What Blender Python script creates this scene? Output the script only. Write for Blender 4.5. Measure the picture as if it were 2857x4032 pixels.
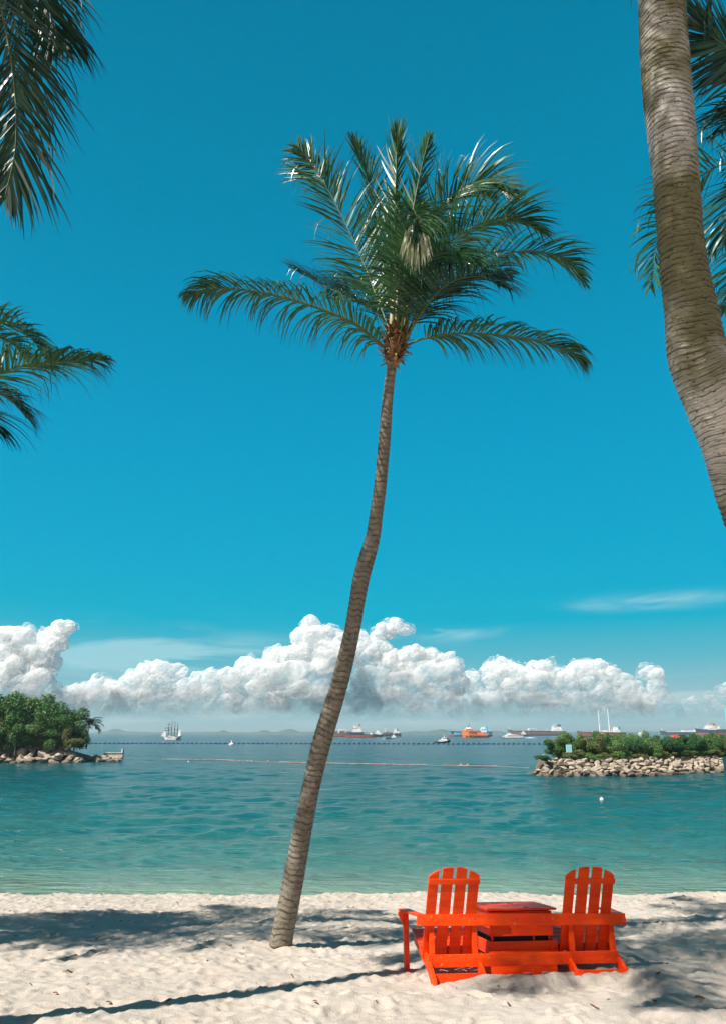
import bpy, math, random
import numpy as np
from mathutils import Vector, Matrix, noise as mnoise
random.seed(7); RNG = np.random.default_rng(7)
for o in list(bpy.data.objects): bpy.data.objects.remove(o)
SC = bpy.context.scene; COL = SC.collection
R = math.radians
# ------------------------------------------------------------------ camera, sky, sun
F, CX, CY, PITCH = 2912.0, 1428.5, 2016.0, R(16.6)
CAMP = Vector((0, 0, 2.4)); SEA = -1.06
cd = bpy.data.cameras.new('camera'); cam = bpy.data.objects.new('camera', cd); COL.objects.link(cam)
cam.location = CAMP; cam.rotation_euler = (R(90) + PITCH, 0, 0)
cd.sensor_fit = 'VERTICAL'; cd.sensor_height = 36.0; cd.lens = 36.0 * F / 4032.0
cd.clip_start = 0.05; cd.clip_end = 60000
SC.camera = cam
SC.view_settings.view_transform = 'Standard'; SC.view_settings.look = 'None'
SC.view_settings.exposure = 0.6
SC.cycles.transparent_max_bounces = 40; SC.cycles.diffuse_bounces = 8; SC.cycles.max_bounces = 16; SC.view_settings.gamma = 1.0
SC.render.resolution_x = 725; SC.render.resolution_y = 1024
PSI, ELEV = R(38), R(51)          # sun: from the left (-x), PSI behind that, ELEV above the horizon
SUN = Vector((-math.cos(PSI) * math.cos(ELEV), -math.sin(PSI) * math.cos(ELEV), math.sin(ELEV)))
sd = bpy.data.lights.new('sun', 'SUN'); sd.energy = 5.0; sd.angle = R(0.53); sd.color = (1.0, 0.955, 0.88)
so = bpy.data.objects.new('sun', sd); COL.objects.link(so)
so.rotation_euler = SUN.to_track_quat('Z', 'Y').to_euler()

W = bpy.data.worlds.new('World'); SC.world = W; W.use_nodes = True
nt = W.node_tree; nt.nodes.clear()
def wn(t, **k):
    n = nt.nodes.new(t)
    for a, b in k.items(): setattr(n, a, b)
    return n
def wl(a, b): nt.links.new(a, b)
out = wn('ShaderNodeOutputWorld'); bg = wn('ShaderNodeBackground'); wl(bg.outputs[0], out.inputs[0])
sky = wn('ShaderNodeTexSky', sky_type='NISHITA', sun_disc=False)
sky.sun_elevation = ELEV; sky.sun_rotation = math.atan2(SUN.x, SUN.y) % (2 * math.pi)
sky.air_density = 1.2; sky.dust_density = 0.4; sky.ozone_density = 3.0
tc = wn('ShaderNodeTexCoord'); sep = wn('ShaderNodeSeparateXYZ'); wl(tc.outputs['Generated'], sep.inputs[0])
ramp = wn('ShaderNodeValToRGB'); wl(sep.outputs['Z'], ramp.inputs[0])
def setramp(r, stops):
    el = r.color_ramp.elements
    while len(el) > 1: el.remove(el[-1])
    el[0].position = stops[0][0]; el[0].color = (*stops[0][1], 1)
    for p, c in stops[1:]:
        e = el.new(p); e.color = (*c, 1)
KS = .655
setramp(ramp, [(q, tuple(v * KS for v in c_)) for q, c_ in [(0.0, (.36, .58, .63)), (0.04, (.32, .56, .62)), (0.09, (.11, .49, .61)), (0.14, (.0, .44, .62)),
               (0.22, (.0, .395, .63)), (0.38, (.0, .335, .58)), (0.58, (.0, .262, .46)), (0.78, (.0, .208, .375)), (.86, (.02, .13, .22)), (1.0, (.05, .09, .14))]])
# sky texture scaled to daylight, toned by the elevation ramp
smul = wn('ShaderNodeVectorMath', operation='SCALE'); smul.inputs[3].default_value = 0.1; wl(sky.outputs[0], smul.inputs[0])
mix = wn('ShaderNodeMix', data_type='RGBA'); mix.inputs[0].default_value = 0.998
wl(smul.outputs[0], mix.inputs[6]); wl(ramp.outputs[0], mix.inputs[7])
# thin cirrus: stretched noise inside soft elevation windows
mp = wn('ShaderNodeMapping'); mp.inputs['Scale'].default_value = (2.4, 2.4, 15); mp.inputs['Rotation'].default_value = (0, R(-4), 0)
wl(tc.outputs['Generated'], mp.inputs[0])
cn = wn('ShaderNodeTexNoise'); cn.inputs['Scale'].default_value = 1.6; cn.inputs['Detail'].default_value = 5; cn.inputs['Roughness'].default_value = .6; cn.inputs['Distortion'].default_value = .5
wl(mp.outputs[0], cn.inputs[0])
cr = wn('ShaderNodeMapRange'); cr.inputs['From Min'].default_value = .42; cr.inputs['From Max'].default_value = .75; wl(cn.outputs[0], cr.inputs[0])
def wwin(src, c, w):
    a = wn('ShaderNodeMath', operation='SUBTRACT'); wl(src, a.inputs[0]); a.inputs[1].default_value = c
    b = wn('ShaderNodeMath', operation='DIVIDE'); wl(a.outputs[0], b.inputs[0]); b.inputs[1].default_value = w
    p = wn('ShaderNodeMath', operation='MULTIPLY'); wl(b.outputs[0], p.inputs[0]); wl(b.outputs[0], p.inputs[1])
    m = wn('ShaderNodeMath', operation='MULTIPLY'); wl(p.outputs[0], m.inputs[0]); m.inputs[1].default_value = -1
    e = wn('ShaderNodeMath', operation='EXPONENT'); wl(m.outputs[0], e.inputs[0]); return e.outputs[0]
def wmul(a, b):
    m = wn('ShaderNodeMath', operation='MULTIPLY'); wl(a, m.inputs[0])
    if isinstance(b, (int, float)): m.inputs[1].default_value = b
    else: wl(b, m.inputs[1])
    return m.outputs[0]
def wadd(a, b):
    m = wn('ShaderNodeMath', operation='ADD'); wl(a, m.inputs[0]); wl(b, m.inputs[1]); return m.outputs[0]
az = wn('ShaderNodeMath', operation='ARCTAN2'); wl(sep.outputs['X'], az.inputs[0]); wl(sep.outputs['Y'], az.inputs[1])
c1 = wmul(wwin(az.outputs[0], -.28, .17), wwin(sep.outputs['Z'], .098, .028))
c2 = wmul(wwin(az.outputs[0], .385, .085), wwin(sep.outputs['Z'], .157, .0085))
c3 = wmul(wwin(az.outputs[0], .11, .06), wwin(sep.outputs['Z'], .128, .012))
call = wadd(wadd(wmul(c1, .95), wmul(c2, 1.1)), wmul(c3, 1.0))
cf = wmul(call, wadd(cr.outputs[0], cr.outputs[0])); cfm = wn('ShaderNodeMath', operation='MINIMUM'); wl(cf, cfm.inputs[0]); cfm.inputs[1].default_value = .62
mix2 = wn('ShaderNodeMix', data_type='RGBA'); wl(cfm.outputs[0], mix2.inputs[0]); wl(mix.outputs[2], mix2.inputs[6]); mix2.inputs[7].default_value = (.30, .49, .53, 1)
# low pale stratus streaks near the horizon
mp2 = wn('ShaderNodeMapping'); mp2.inputs['Scale'].default_value = (5, 5, 70); wl(tc.outputs['Generated'], mp2.inputs[0])
sn = wn('ShaderNodeTexNoise'); sn.inputs['Scale'].default_value = 1.0; sn.inputs['Detail'].default_value = 6; wl(mp2.outputs[0], sn.inputs[0])
sr = wn('ShaderNodeMapRange'); sr.inputs['From Min'].default_value = .48; sr.inputs['From Max'].default_value = .66; wl(sn.outputs[0], sr.inputs[0])
sf = wmul(wmul(sr.outputs[0], wwin(sep.outputs['Z'], .028, .03)), .55)
mix3 = wn('ShaderNodeMix', data_type='RGBA'); wl(sf, mix3.inputs[0]); wl(mix2.outputs[2], mix3.inputs[6]); mix3.inputs[7].default_value = (.44, .51, .52, 1)
bk = wn('ShaderNodeMapRange'); wl(sep.outputs['Y'], bk.inputs[0]); bk.inputs[1].default_value = .25; bk.inputs[2].default_value = -.5
mix4 = wn('ShaderNodeMix', data_type='RGBA'); wl(bk.outputs[0], mix4.inputs[0]); wl(mix3.outputs[2], mix4.inputs[6]); mix4.inputs[7].default_value = (.085, .125, .155, 1)   # unseen sky behind the camera set greyer and darker to dull blue shadows
wl(mix4.outputs[2], bg.inputs[0]); bg.inputs[1].default_value = 1.0

# ------------------------------------------------------------------ helpers
def ray(px, py):
    a = px - CX; b = CY - py; c, s = math.cos(PITCH), math.sin(PITCH)
    return Vector((a, F * c - b * s, b * c + F * s)) / F
def PY(px, py, y):                     # point of the view ray at world distance y
    d = ray(px, py); return CAMP + d * (y / d.y)
def seap(px, py, z=SEA):               # point of the view ray on the water
    d = ray(px, py); return CAMP + d * ((z - CAMP.z) / d.z)
def D(x, y): return x * 1.7592, y * 1.7592
def sandz(x, y): return 0.876 - .105 * y
class MB:
    def __init__(s): s.v = []; s.f = []; s.mi = []; s.uv = None
    def add(s, vs, fs, m=0):
        n = len(s.v); s.v += [tuple(v) for v in vs]; s.f += [tuple(i + n for i in f) for f in fs]; s.mi += [m] * len(fs)
    def box(s, c, size, rot=None, m=0):
        hx, hy, hz = [q / 2 for q in size]; c = Vector(c)
        P = [Vector((x, y, z)) for x in (-hx, hx) for y in (-hy, hy) for z in (-hz, hz)]
        if rot is not None: P = [rot @ p for p in P]
        s.add([p + c for p in P], [(0, 1, 3, 2), (4, 6, 7, 5), (0, 4, 5, 1), (2, 3, 7, 6), (0, 2, 6, 4), (1, 5, 7, 3)], m)
    def frustum(s, p0, p1, w0, d0, w1, d1, m=0):    # four-sided taper
        p0, p1 = Vector(p0), Vector(p1)
        vs = [p0 + Vector((sx * w0 / 2, sy * d0 / 2, 0)) for sx, sy in ((-1, -1), (1, -1), (1, 1), (-1, 1))] + \
             [p1 + Vector((sx * w1 / 2, sy * d1 / 2, 0)) for sx, sy in ((-1, -1), (1, -1), (1, 1), (-1, 1))]
        s.add(vs, [(0, 3, 2, 1), (4, 5, 6, 7), (0, 1, 5, 4), (1, 2, 6, 5), (2, 3, 7, 6), (3, 0, 4, 7)], m)
    def tube(s, pts, rad, n=8, m=0, cap=True):
        pts = [Vector(p) for p in pts]; rings = []
        rs = rad if isinstance(rad, (list, tuple)) else [rad] * len(pts)
        up = Vector((0, 0, 1))
        for i, p in enumerate(pts):
            t = (pts[min(i + 1, len(pts) - 1)] - pts[max(i - 1, 0)]).normalized()
            a = t.cross(up if abs(t.z) < .95 else Vector((0, 1, 0))).normalized(); b = a.cross(t)
            rings.append([p + (a * math.cos(k * 2 * math.pi / n) + b * math.sin(k * 2 * math.pi / n)) * rs[i] for k in range(n)])
        vs = [q for r in rings for q in r]; fs = []
        for i in range(len(pts) - 1):
            for k in range(n):
                k2 = (k + 1) % n; fs.append((i * n + k, i * n + k2, (i + 1) * n + k2, (i + 1) * n + k))
        if cap: fs += [tuple(range(n - 1, -1, -1)), tuple((len(pts) - 1) * n + k for k in range(n))]
        s.add(vs, fs, m)
    def prism(s, poly, p, u, w, n, th, m=0):        # polygon in plane (u,w) at p, thickness th along n
        p, u, w, n = Vector(p), Vector(u), Vector(w), Vector(n)
        a = [p + u * x + w * y for x, y in poly]; b = [q + n * th for q in a]; k = len(poly)
        s.add(a + b, [tuple(range(k)), tuple(range(2 * k - 1, k - 1, -1))] + [(i, i + k, (i + 1) % k + k, (i + 1) % k) for i in range(k)], m)
    def build(s, name, mat, parent=None, smooth=False, bevel=0):
        me = bpy.data.meshes.new(name); me.from_pydata(s.v, [], s.f); me.validate()
        mats = mat if isinstance(mat, (list, tuple)) else [mat]
        for m in mats: me.materials.append(m)
        if len(mats) > 1 and len(me.polygons) == len(s.mi): me.polygons.foreach_set('material_index', s.mi)
        if smooth: me.polygons.foreach_set('use_smooth', [True] * len(me.polygons))
        me.update(); o = bpy.data.objects.new(name, me); COL.objects.link(o)
        if parent is not None: o.parent = parent; o.matrix_parent_inverse = Matrix.Identity(4); o.location = -parent.location if parent.type == 'EMPTY' and not parent.get('_local') else (0, 0, 0)
        if bevel:
            b = o.modifiers.new('bevel', 'BEVEL'); b.width = bevel; b.segments = 2; b.limit_method = 'ANGLE'
        return o
def npmesh(name, V, faces4, mat, smooth=True, parent=None, uv=None):
    me = bpy.data.meshes.new(name); nf = len(faces4); k = faces4.shape[1]
    me.vertices.add(len(V)); me.vertices.foreach_set('co', np.ascontiguousarray(V, dtype=np.float32).ravel())
    me.loops.add(nf * k); me.loops.foreach_set('vertex_index', np.ascontiguousarray(faces4, dtype=np.int32).ravel())
    me.polygons.add(nf); me.polygons.foreach_set('loop_start', np.arange(0, nf * k, k, dtype=np.int32))
    me.polygons.foreach_set('use_smooth', np.full(nf, smooth)); me.update(calc_edges=True); me.validate()
    if uv is not None:
        l = me.uv_layers.new(name='uv'); l.data.foreach_set('uv', uv[faces4.ravel()].astype(np.float32).ravel())
    me.materials.append(mat); o = bpy.data.objects.new(name, me); COL.objects.link(o)
    if parent is not None: o.parent = parent; o.location = -parent.location
    return o
def tag(o, label=None, cat=None, group=None, kind=None):
    if label: o['label'] = label
    if cat: o['category'] = cat
    if group: o['group'] = group
    if kind: o['kind'] = kind
    return o
def thing(name, label, cat, loc, group=None):
    o = bpy.data.objects.new(name, None); COL.objects.link(o); o.location = loc; o.empty_display_size = .2
    return tag(o, label, cat, group)
# ---- materials
def mat(name, col, rough=.6, spec=.4, metal=0, var=None, vscale=5, bump=0, bscale=30, trans=0, coord='Object', detail=6, stretch=None, island=0, alpha=None):
    m = bpy.data.materials.new(name); m.use_nodes = True; t = m.node_tree; b = t.nodes['Principled BSDF']
    b.inputs['Base Color'].default_value = (*col, 1); b.inputs['Roughness'].default_value = rough
    b.inputs['Specular IOR Level'].default_value = spec; b.inputs['Metallic'].default_value = metal
    N = t.nodes.new; Lk = t.links.new; c = N('ShaderNodeTexCoord'); src = c.outputs[coord]
    if stretch:
        q = N('ShaderNodeMapping'); q.inputs['Scale'].default_value = stretch; Lk(src, q.inputs[0]); src = q.outputs[0]
    colout = None
    if var is not None:
        n = N('ShaderNodeTexNoise'); n.inputs['Scale'].default_value = vscale; n.inputs['Detail'].default_value = detail; n.inputs['Roughness'].default_value = .6; Lk(src, n.inputs[0])
        r = N('ShaderNodeMapRange'); r.inputs[1].default_value = .35; r.inputs[2].default_value = .65; Lk(n.outputs[0], r.inputs[0])
        x = N('ShaderNodeMix'); x.data_type = 'RGBA'; Lk(r.outputs[0], x.inputs[0]); x.inputs[6].default_value = (*col, 1); x.inputs[7].default_value = (*var, 1)
        colout = x.outputs[2]
    if island:
        g = N('ShaderNodeNewGeometry'); r = N('ShaderNodeMapRange'); r.inputs[3].default_value = 1 - island; r.inputs[4].default_value = 1 + island; Lk(g.outputs['Random Per Island'], r.inputs[0])
        x = N('ShaderNodeVectorMath'); x.operation = 'SCALE'; Lk(r.outputs[0], x.inputs[3])
        if colout is not None: Lk(colout, x.inputs[0])
        else: x.inputs[0].default_value = col
        colout = x.outputs[0]
    if colout is not None: Lk(colout, b.inputs['Base Color'])
    if bump:
        n = N('ShaderNodeTexNoise'); n.inputs['Scale'].default_value = bscale; n.inputs['Detail'].default_value = 5; Lk(src, n.inputs[0])
        bp = N('ShaderNodeBump'); bp.inputs['Strength'].default_value = bump; bp.inputs['Distance'].default_value = .02; Lk(n.outputs[0], bp.inputs['Height']); Lk(bp.outputs[0], b.inputs['Normal'])
    if trans:
        tr = N('ShaderNodeBsdfTranslucent'); ms = N('ShaderNodeMixShader'); ms.inputs[0].default_value = trans
        if colout is not None: Lk(colout, tr.inputs[0])
        else: tr.inputs[0].default_value = (*col, 1)
        o = t.nodes['Material Output']; Lk(b.outputs[0], ms.inputs[1]); Lk(tr.outputs[0], ms.inputs[2]); Lk(ms.outputs[0], o.inputs[0])
    return m
# ------------------------------------------------------------------ sand
def vnoise(x, y, seed):
    r = np.random.default_rng(seed).random((256, 256)); xi = np.floor(x).astype(int); yi = np.floor(y).astype(int)
    fx = x - xi; fy = y - yi; fx = fx * fx * (3 - 2 * fx); fy = fy * fy * (3 - 2 * fy)
    a = r[xi & 255, yi & 255]; b = r[(xi + 1) & 255, yi & 255]; c = r[xi & 255, (yi + 1) & 255]; d = r[(xi + 1) & 255, (yi + 1) & 255]
    return (a * (1 - fx) + b * fx) * (1 - fy) + (c * (1 - fx) + d * fx) * fy - .5
def axis(*segs):
    o = []
    for a, b, s in segs: o.append(np.arange(a, b, s))
    return np.concatenate(o)
gx = axis((-900, -100, 100), (-100, -20, 8), (-20, -9.5, .5), (-9.5, 9.5, .024), (9.5, 20, .5), (20, 100, 8), (100, 901, 100))
gy = axis((-60, -6, 6), (-6, 5, .5), (5, 12, .02), (12, 18.0, .03), (18.0, 19.4, .02), (19.4, 24, .3), (24, 60, 6))
X, Y = np.meshgrid(gx, gy)
Z = .876 - .105 * Y
amp = np.clip((X + 9.5) / .8, 0, 1) * np.clip((9.5 - X) / .8, 0, 1) * np.clip((Y - 5) / .5, 0, 1)
Z = Z + .08 * vnoise(X * .7 + 11, Y * .7, 1) * amp + .05 * vnoise(X * 1.7, Y * 1.7, 2) * amp
wx = X + .12 * vnoise(X * 3, Y * 3, 20); wy = Y + .12 * vnoise(X * 3 + 50, Y * 3, 21)
Z += (.045 * np.abs(vnoise(wx * 4, wy * 4.6, 3)) + .022 * vnoise(wx * 9, wy * 9, 4) + .014 * vnoise(wx * 22, wy * 22, 5) + .004 * vnoise(X * 50, Y * 50, 6)) * amp
nd = 5200; rr = random.Random(5)
for _ in range(nd):
    cx, cy = rr.uniform(-9, 9), rr.uniform(5.3, 18.2); a = rr.uniform(.05, .15); b = a * rr.uniform(.45, .8); th = rr.uniform(0, 3.14); dp = rr.uniform(.005, .025)
    i0, i1 = np.searchsorted(gx, [cx - .36, cx + .36]); j0, j1 = np.searchsorted(gy, [cy - .36, cy + .36])
    dx = wx[j0:j1, i0:i1] - cx; dy = wy[j0:j1, i0:i1] - cy; c, s = math.cos(th), math.sin(th)
    q = ((dx * c + dy * s) / a) ** 2 + ((-dx * s + dy * c) / b) ** 2
    Z[j0:j1, i0:i1] += -dp * np.exp(-q ** 1.6) + dp * .55 * np.exp(-((np.sqrt(q) - 1.35) / .35) ** 2)
def mound(cx, cy, rx, ry, h):
    global Z; Z += h * np.exp(-(((X - cx) / rx) ** 2 + ((Y - cy) / ry) ** 2) ** 1.3)
mound(-1.0, 10.45, .7, .5, -.075); mound(-.9, 10.68, .25, .14, .035)
for q in ((1.55, 8.48, .55, .16, .07), (2.3, 8.62, .5, .16, .06), (1.0, 8.42, .4, .12, .02), (.1, 7.7, 1.2, .3, .04), (2.75, 8.72, .25, .12, .02)): mound(*q)
# crest of the beach and drop below the water
Z += .02 * np.exp(-((Y - 17.6) / .45) ** 2) * (1 + vnoise(X * 1.3, Y * 0, 8))
Z -= np.clip(Y - 17.75 - .5 * vnoise(X * .5, Y * 0 + 3.3, 9), 0, None) * .55
Z = np.maximum(Z, -2.6)
H, Wd = X.shape; idx = np.arange(H * Wd).reshape(H, Wd)
fc = np.stack([idx[:-1, :-1], idx[:-1, 1:], idx[1:, 1:], idx[1:, :-1]], -1).reshape(-1, 4)
m = mat('sand', (.50, .433, .37), .95, .1, var=(.445, .38, .32), vscale=1.1, bump=.5, bscale=60)
t = m.node_tree; b = t.nodes['Principled BSDF']; N = t.nodes.new
# speckle of grains and damp darker sand at the water's edge
c = N('ShaderNodeTexCoord'); sp = N('ShaderNodeTexNoise'); sp.inputs['Scale'].default_value = 90; sp.inputs['Detail'].default_value = 3; t.links.new(c.outputs['Object'], sp.inputs[0])
r2 = N('ShaderNodeMapRange'); r2.inputs[1].default_value = .3; r2.inputs[2].default_value = .7; r2.inputs[3].default_value = .86; r2.inputs[4].default_value = 1.06; t.links.new(sp.outputs[0], r2.inputs[0])
old = b.inputs['Base Color'].links[0].from_socket; vm = N('ShaderNodeVectorMath'); vm.operation = 'SCALE'; t.links.new(old, vm.inputs[0]); t.links.new(r2.outputs[0], vm.inputs[3])
sx = N('ShaderNodeSeparateXYZ'); t.links.new(c.outputs['Object'], sx.inputs[0]); r3 = N('ShaderNodeMapRange'); r3.inputs[1].default_value = SEA - .02; r3.inputs[2].default_value = SEA + .05; r3.inputs[3].default_value = .62; r3.inputs[4].default_value = 1; t.links.new(sx.outputs['Z'], r3.inputs[0])
vm2 = N('ShaderNodeVectorMath'); vm2.operation = 'SCALE'; t.links.new(vm.outputs[0], vm2.inputs[0]); t.links.new(r3.outputs[0], vm2.inputs[3]); t.links.new(vm2.outputs[0], b.inputs['Base Color'])
o = npmesh('beach', np.stack([X, Y, Z], -1).reshape(-1, 3), fc, m); tag(o, 'trampled pale sand beach', kind='structure')
def ground(x, y):
    j = min(max(np.searchsorted(gy, y), 1), len(gy) - 1); i = min(max(np.searchsorted(gx, x), 1), len(gx) - 1); return float(Z[j, i])
# ------------------------------------------------------------------ sea
gy2 = 16.5 * 1.005 ** np.arange(0, 1460); gu2 = np.concatenate([[-12, -5, -2.5, -1.2, -.8], np.linspace(-.62, .62, 430), [.8, 1.2, 2.5, 5, 12]])
U2, Y2 = np.meshgrid(gu2, gy2); X2 = U2 * Y2; i2 = np.arange(X2.size).reshape(X2.shape)
m = bpy.data.materials.new('sea_water'); m.use_nodes = True; t = m.node_tree; b = t.nodes['Principled BSDF']; N = t.nodes.new; L = t.links.new
c = N('ShaderNodeTexCoord'); sx = N('ShaderNodeSeparateXYZ'); L(c.outputs['Object'], sx.inputs[0])
n0 = N('ShaderNodeTexNoise'); n0.inputs['Scale'].default_value = .05; n0.inputs['Detail'].default_value = 5
mq = N('ShaderNodeMapping'); mq.inputs['Scale'].default_value = (.35, 1.6, 1); L(c.outputs['Object'], mq.inputs[0]); L(mq.outputs[0], n0.inputs[0])
lg = N('ShaderNodeMath'); lg.operation = 'LOGARITHM'; L(sx.outputs['Y'], lg.inputs[0]); lg.inputs[1].default_value = 10
ad = N('ShaderNodeMath'); ad.operation = 'MULTIPLY_ADD'; L(n0.outputs[0], ad.inputs[0]); ad.inputs[1].default_value = .10; L(lg.outputs[0], ad.inputs[2])
mr = N('ShaderNodeMapRange'); mr.inputs[1].default_value = 1.33; mr.inputs[2].default_value = 3.0; L(ad.outputs[0], mr.inputs[0])
rp = N('ShaderNodeValToRGB'); L(mr.outputs[0], rp.inputs[0])
setramp(rp, [(0, (.15, .24, .18)), (.045, (.045, .15, .13)), (.12, (.012, .11, .105)), (.28, (.001, .076, .083)), (.5, (.0005, .06, .073)), (1, (.0005, .05, .066))])
L(rp.outputs[0], b.inputs['Base Color']); b.inputs['Roughness'].default_value = .15; b.inputs['IOR'].default_value = 1.33; b.inputs['Specular IOR Level'].default_value = .32
def wnoise(scale, sc, det):
    q = N('ShaderNodeMapping'); q.inputs['Scale'].default_value = sc; q.inputs['Rotation'].default_value = (0, 0, R(8)); L(c.outputs['Object'], q.inputs[0])
    n = N('ShaderNodeTexNoise'); n.inputs['Scale'].default_value = scale; n.inputs['Detail'].default_value = det; n.inputs['Distortion'].default_value = .3; L(q.outputs[0], n.inputs[0]); return n.outputs[0]
w1 = wnoise(2.6, (.6, 1.5, 1), 6); w2 = wnoise(.28, (.5, 1.5, 1), 4); w3 = wnoise(.05, (.5, 1.5, 1), 3)
a1 = N('ShaderNodeMath'); a1.operation = 'MULTIPLY_ADD'; L(w2, a1.inputs[0]); a1.inputs[1].default_value = 4.0; L(w1, a1.inputs[2])
a2 = N('ShaderNodeMath'); a2.operation = 'MULTIPLY_ADD'; L(w3, a2.inputs[0]); a2.inputs[1].default_value = 5.0; L(a1.outputs[0], a2.inputs[2])
bp = N('ShaderNodeBump'); bp.inputs['Strength'].default_value = 1.0; bp.inputs['Distance'].default_value = .32; L(a2.outputs[0], bp.inputs['Height']); L(bp.outputs[0], b.inputs['Normal'])
Z2 = np.full(X2.shape, SEA); cell = Y2 * .005; ca, sa = math.cos(.12), math.sin(.12); XR, YR = X2 * ca + Y2 * sa, -X2 * sa + Y2 * ca
for lam, am, sd_ in ((.32, .020, 31), (.7, .046, 32), (1.5, .055, 33), (3.0, .024, 34), (6.0, .014, 35)):
    fade = np.clip((lam / cell - 1.6) / 2.5, 0, 1) * np.clip((Y2 - 17.5) / (4 + lam * 6), 0.1, 1)
    gust = .95 + .4 * vnoise(X2 / 30 + sd_, Y2 / 11, 50)
    n_ = vnoise(XR / (lam * 1.1) + sd_ * 7, YR / lam, sd_) + .6 * vnoise(XR / (lam * .8) - YR / (lam * 3) + sd_ * 3, YR / (lam * .8) + 9, sd_ + 20)
    Z2 += 2.4 * am * n_ * fade * gust
o = npmesh('sea_water', np.stack([X2, Y2, Z2], -1).reshape(-1, 3), np.stack([i2[:-1, :-1], i2[:-1, 1:], i2[1:, 1:], i2[1:, :-1]], -1).reshape(-1, 4), m)
tag(o, 'calm turquoise sea water reaching the horizon', kind='structure')
# ------------------------------------------------------------------ hills on the horizon
hm = mat('hill_scrub', (.05, .09, .05), .9, .1, var=(.07, .11, .06), vscale=.02)
def hill(pts, dist, name='hill'):       # profile in photo pixels above the horizon, a rounded ridge with depth
    xs = np.linspace(pts[0][0], pts[-1][0], 90); hs = np.interp(xs, [p[0] for p in pts], [p[1] for p in pts]); s = dist / 3039.0
    hs = hs * s * (1 + .12 * np.array([mnoise.noise(Vector((x * .06, dist, 0))) for x in xs]))
    V = []; nj = 9; dep = 60 * s
    for j in range(nj):
        a = math.pi * j / (nj - 1)
        for x, h in zip(xs, hs): V.append(((x - CX) * s, dist + dep * (1 - math.cos(a)), SEA - .5 + (h + .5) * math.sin(a) ** .8))
    n = len(xs); I = np.arange(nj * n).reshape(nj, n); fc = np.stack([I[:-1, :-1], I[:-1, 1:], I[1:, 1:], I[1:, :-1]], -1).reshape(-1, 4)
    o = npmesh(name, np.array(V), fc, hm); tag(o, kind='structure'); return o
hill([(330, 1), (370, 5), (410, 8), (425, 16), (440, 18), (460, 12), (480, 7), (560, 5), (700, 5), (830, 6), (900, 4), (1000, 3)], 3300)
hill([(840, 2), (855, 8), (870, 12), (890, 6), (905, 3), (960, 3), (1010, 6), (1030, 13), (1045, 13), (1058, 5), (1090, 6), (1110, 13), (1135, 18), (1150, 15), (1175, 6), (1240, 6), (1260, 4), (1400, 6), (1500, 4)], 2900)
hill([(1560, 3), (1640, 9), (1680, 7), (1740, 16), (1790, 10), (1830, 6), (1900, 12), (1960, 10), (2000, 5), (2100, 3)], 2900)
hill([(2150, 3), (2300, 6), (2500, 5), (2600, 7), (2800, 5), (3100, 3)], 3300)
# ------------------------------------------------------------------ cumulus clouds (real lumpy geometry far away)
import bmesh
def icoverts(sub):
    bm = bmesh.new(); bmesh.ops.create_icosphere(bm, subdivisions=sub, radius=1); bm.verts.ensure_lookup_table()
    V = np.array([v.co[:] for v in bm.verts]); Fc = np.array([[v.index for v in f.verts] for f in bm.faces]); bm.free(); return V, Fc
ICO5, ICO4 = icoverts(5), icoverts(4)
m = bpy.data.materials.new('cloud'); m.use_nodes = True; t = m.node_tree; b = t.nodes['Principled BSDF']; N = t.nodes.new; L = t.links.new
b.inputs['Base Color'].default_value = (.985, .985, .98, 1); b.inputs['Roughness'].default_value = 1; b.inputs['Specular IOR Level'].default_value = 0
tr = N('ShaderNodeBsdfTranslucent'); tr.inputs[0].default_value = (.985, .99, .99, 1); ms = N('ShaderNodeMixShader'); ms.inputs[0].default_value = .62; L(b.outputs[0], ms.inputs[1]); L(tr.outputs[0], ms.inputs[2])
tp = N('ShaderNodeBsdfTransparent'); m2 = N('ShaderNodeMixShader'); L(tp.outputs[0], m2.inputs[1]); L(ms.outputs[0], m2.inputs[2])
c = N('ShaderNodeTexCoord'); sx = N('ShaderNodeSeparateXYZ'); L(c.outputs['Object'], sx.inputs[0])
n = N('ShaderNodeTexNoise'); n.inputs['Scale'].default_value = .006; n.inputs['Detail'].default_value = 5; mq = N('ShaderNodeMapping'); mq.inputs['Scale'].default_value = (.5, .5, 2); L(c.outputs['Object'], mq.inputs[0]); L(mq.outputs[0], n.inputs[0])
ad = N('ShaderNodeMath'); ad.operation = 'MULTIPLY_ADD'; L(n.outputs[0], ad.inputs[0]); ad.inputs[1].default_value = 420; L(sx.outputs['Z'], ad.inputs[2])
mr = N('ShaderNodeMapRange'); mr.inputs[1].default_value = 260; mr.inputs[2].default_value = 1250; mr.inputs[4].default_value = .62; mr.interpolation_type = 'SMOOTHSTEP'; L(ad.outputs[0], mr.inputs[0])
L(mr.outputs[0], m2.inputs[0]); L(m2.outputs[0], t.nodes['Material Output'].inputs[0])
CLOUD = m
m = bpy.data.materials.new('cloud_wisp'); m.use_nodes = True; t = m.node_tree; b = t.nodes['Principled BSDF']; N = t.nodes.new; L = t.links.new
b.inputs['Base Color'].default_value = (.98, .98, .98, 1); b.inputs['Roughness'].default_value = 1; b.inputs['Specular IOR Level'].default_value = 0
tr = N('ShaderNodeBsdfTranslucent'); tr.inputs[0].default_value = (.98, .98, .98, 1); ms = N('ShaderNodeMixShader'); ms.inputs[0].default_value = .62; L(b.outputs[0], ms.inputs[1]); L(tr.outputs[0], ms.inputs[2])
tp = N('ShaderNodeBsdfTransparent'); m2 = N('ShaderNodeMixShader'); L(tp.outputs[0], m2.inputs[1]); L(ms.outputs[0], m2.inputs[2])
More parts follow.
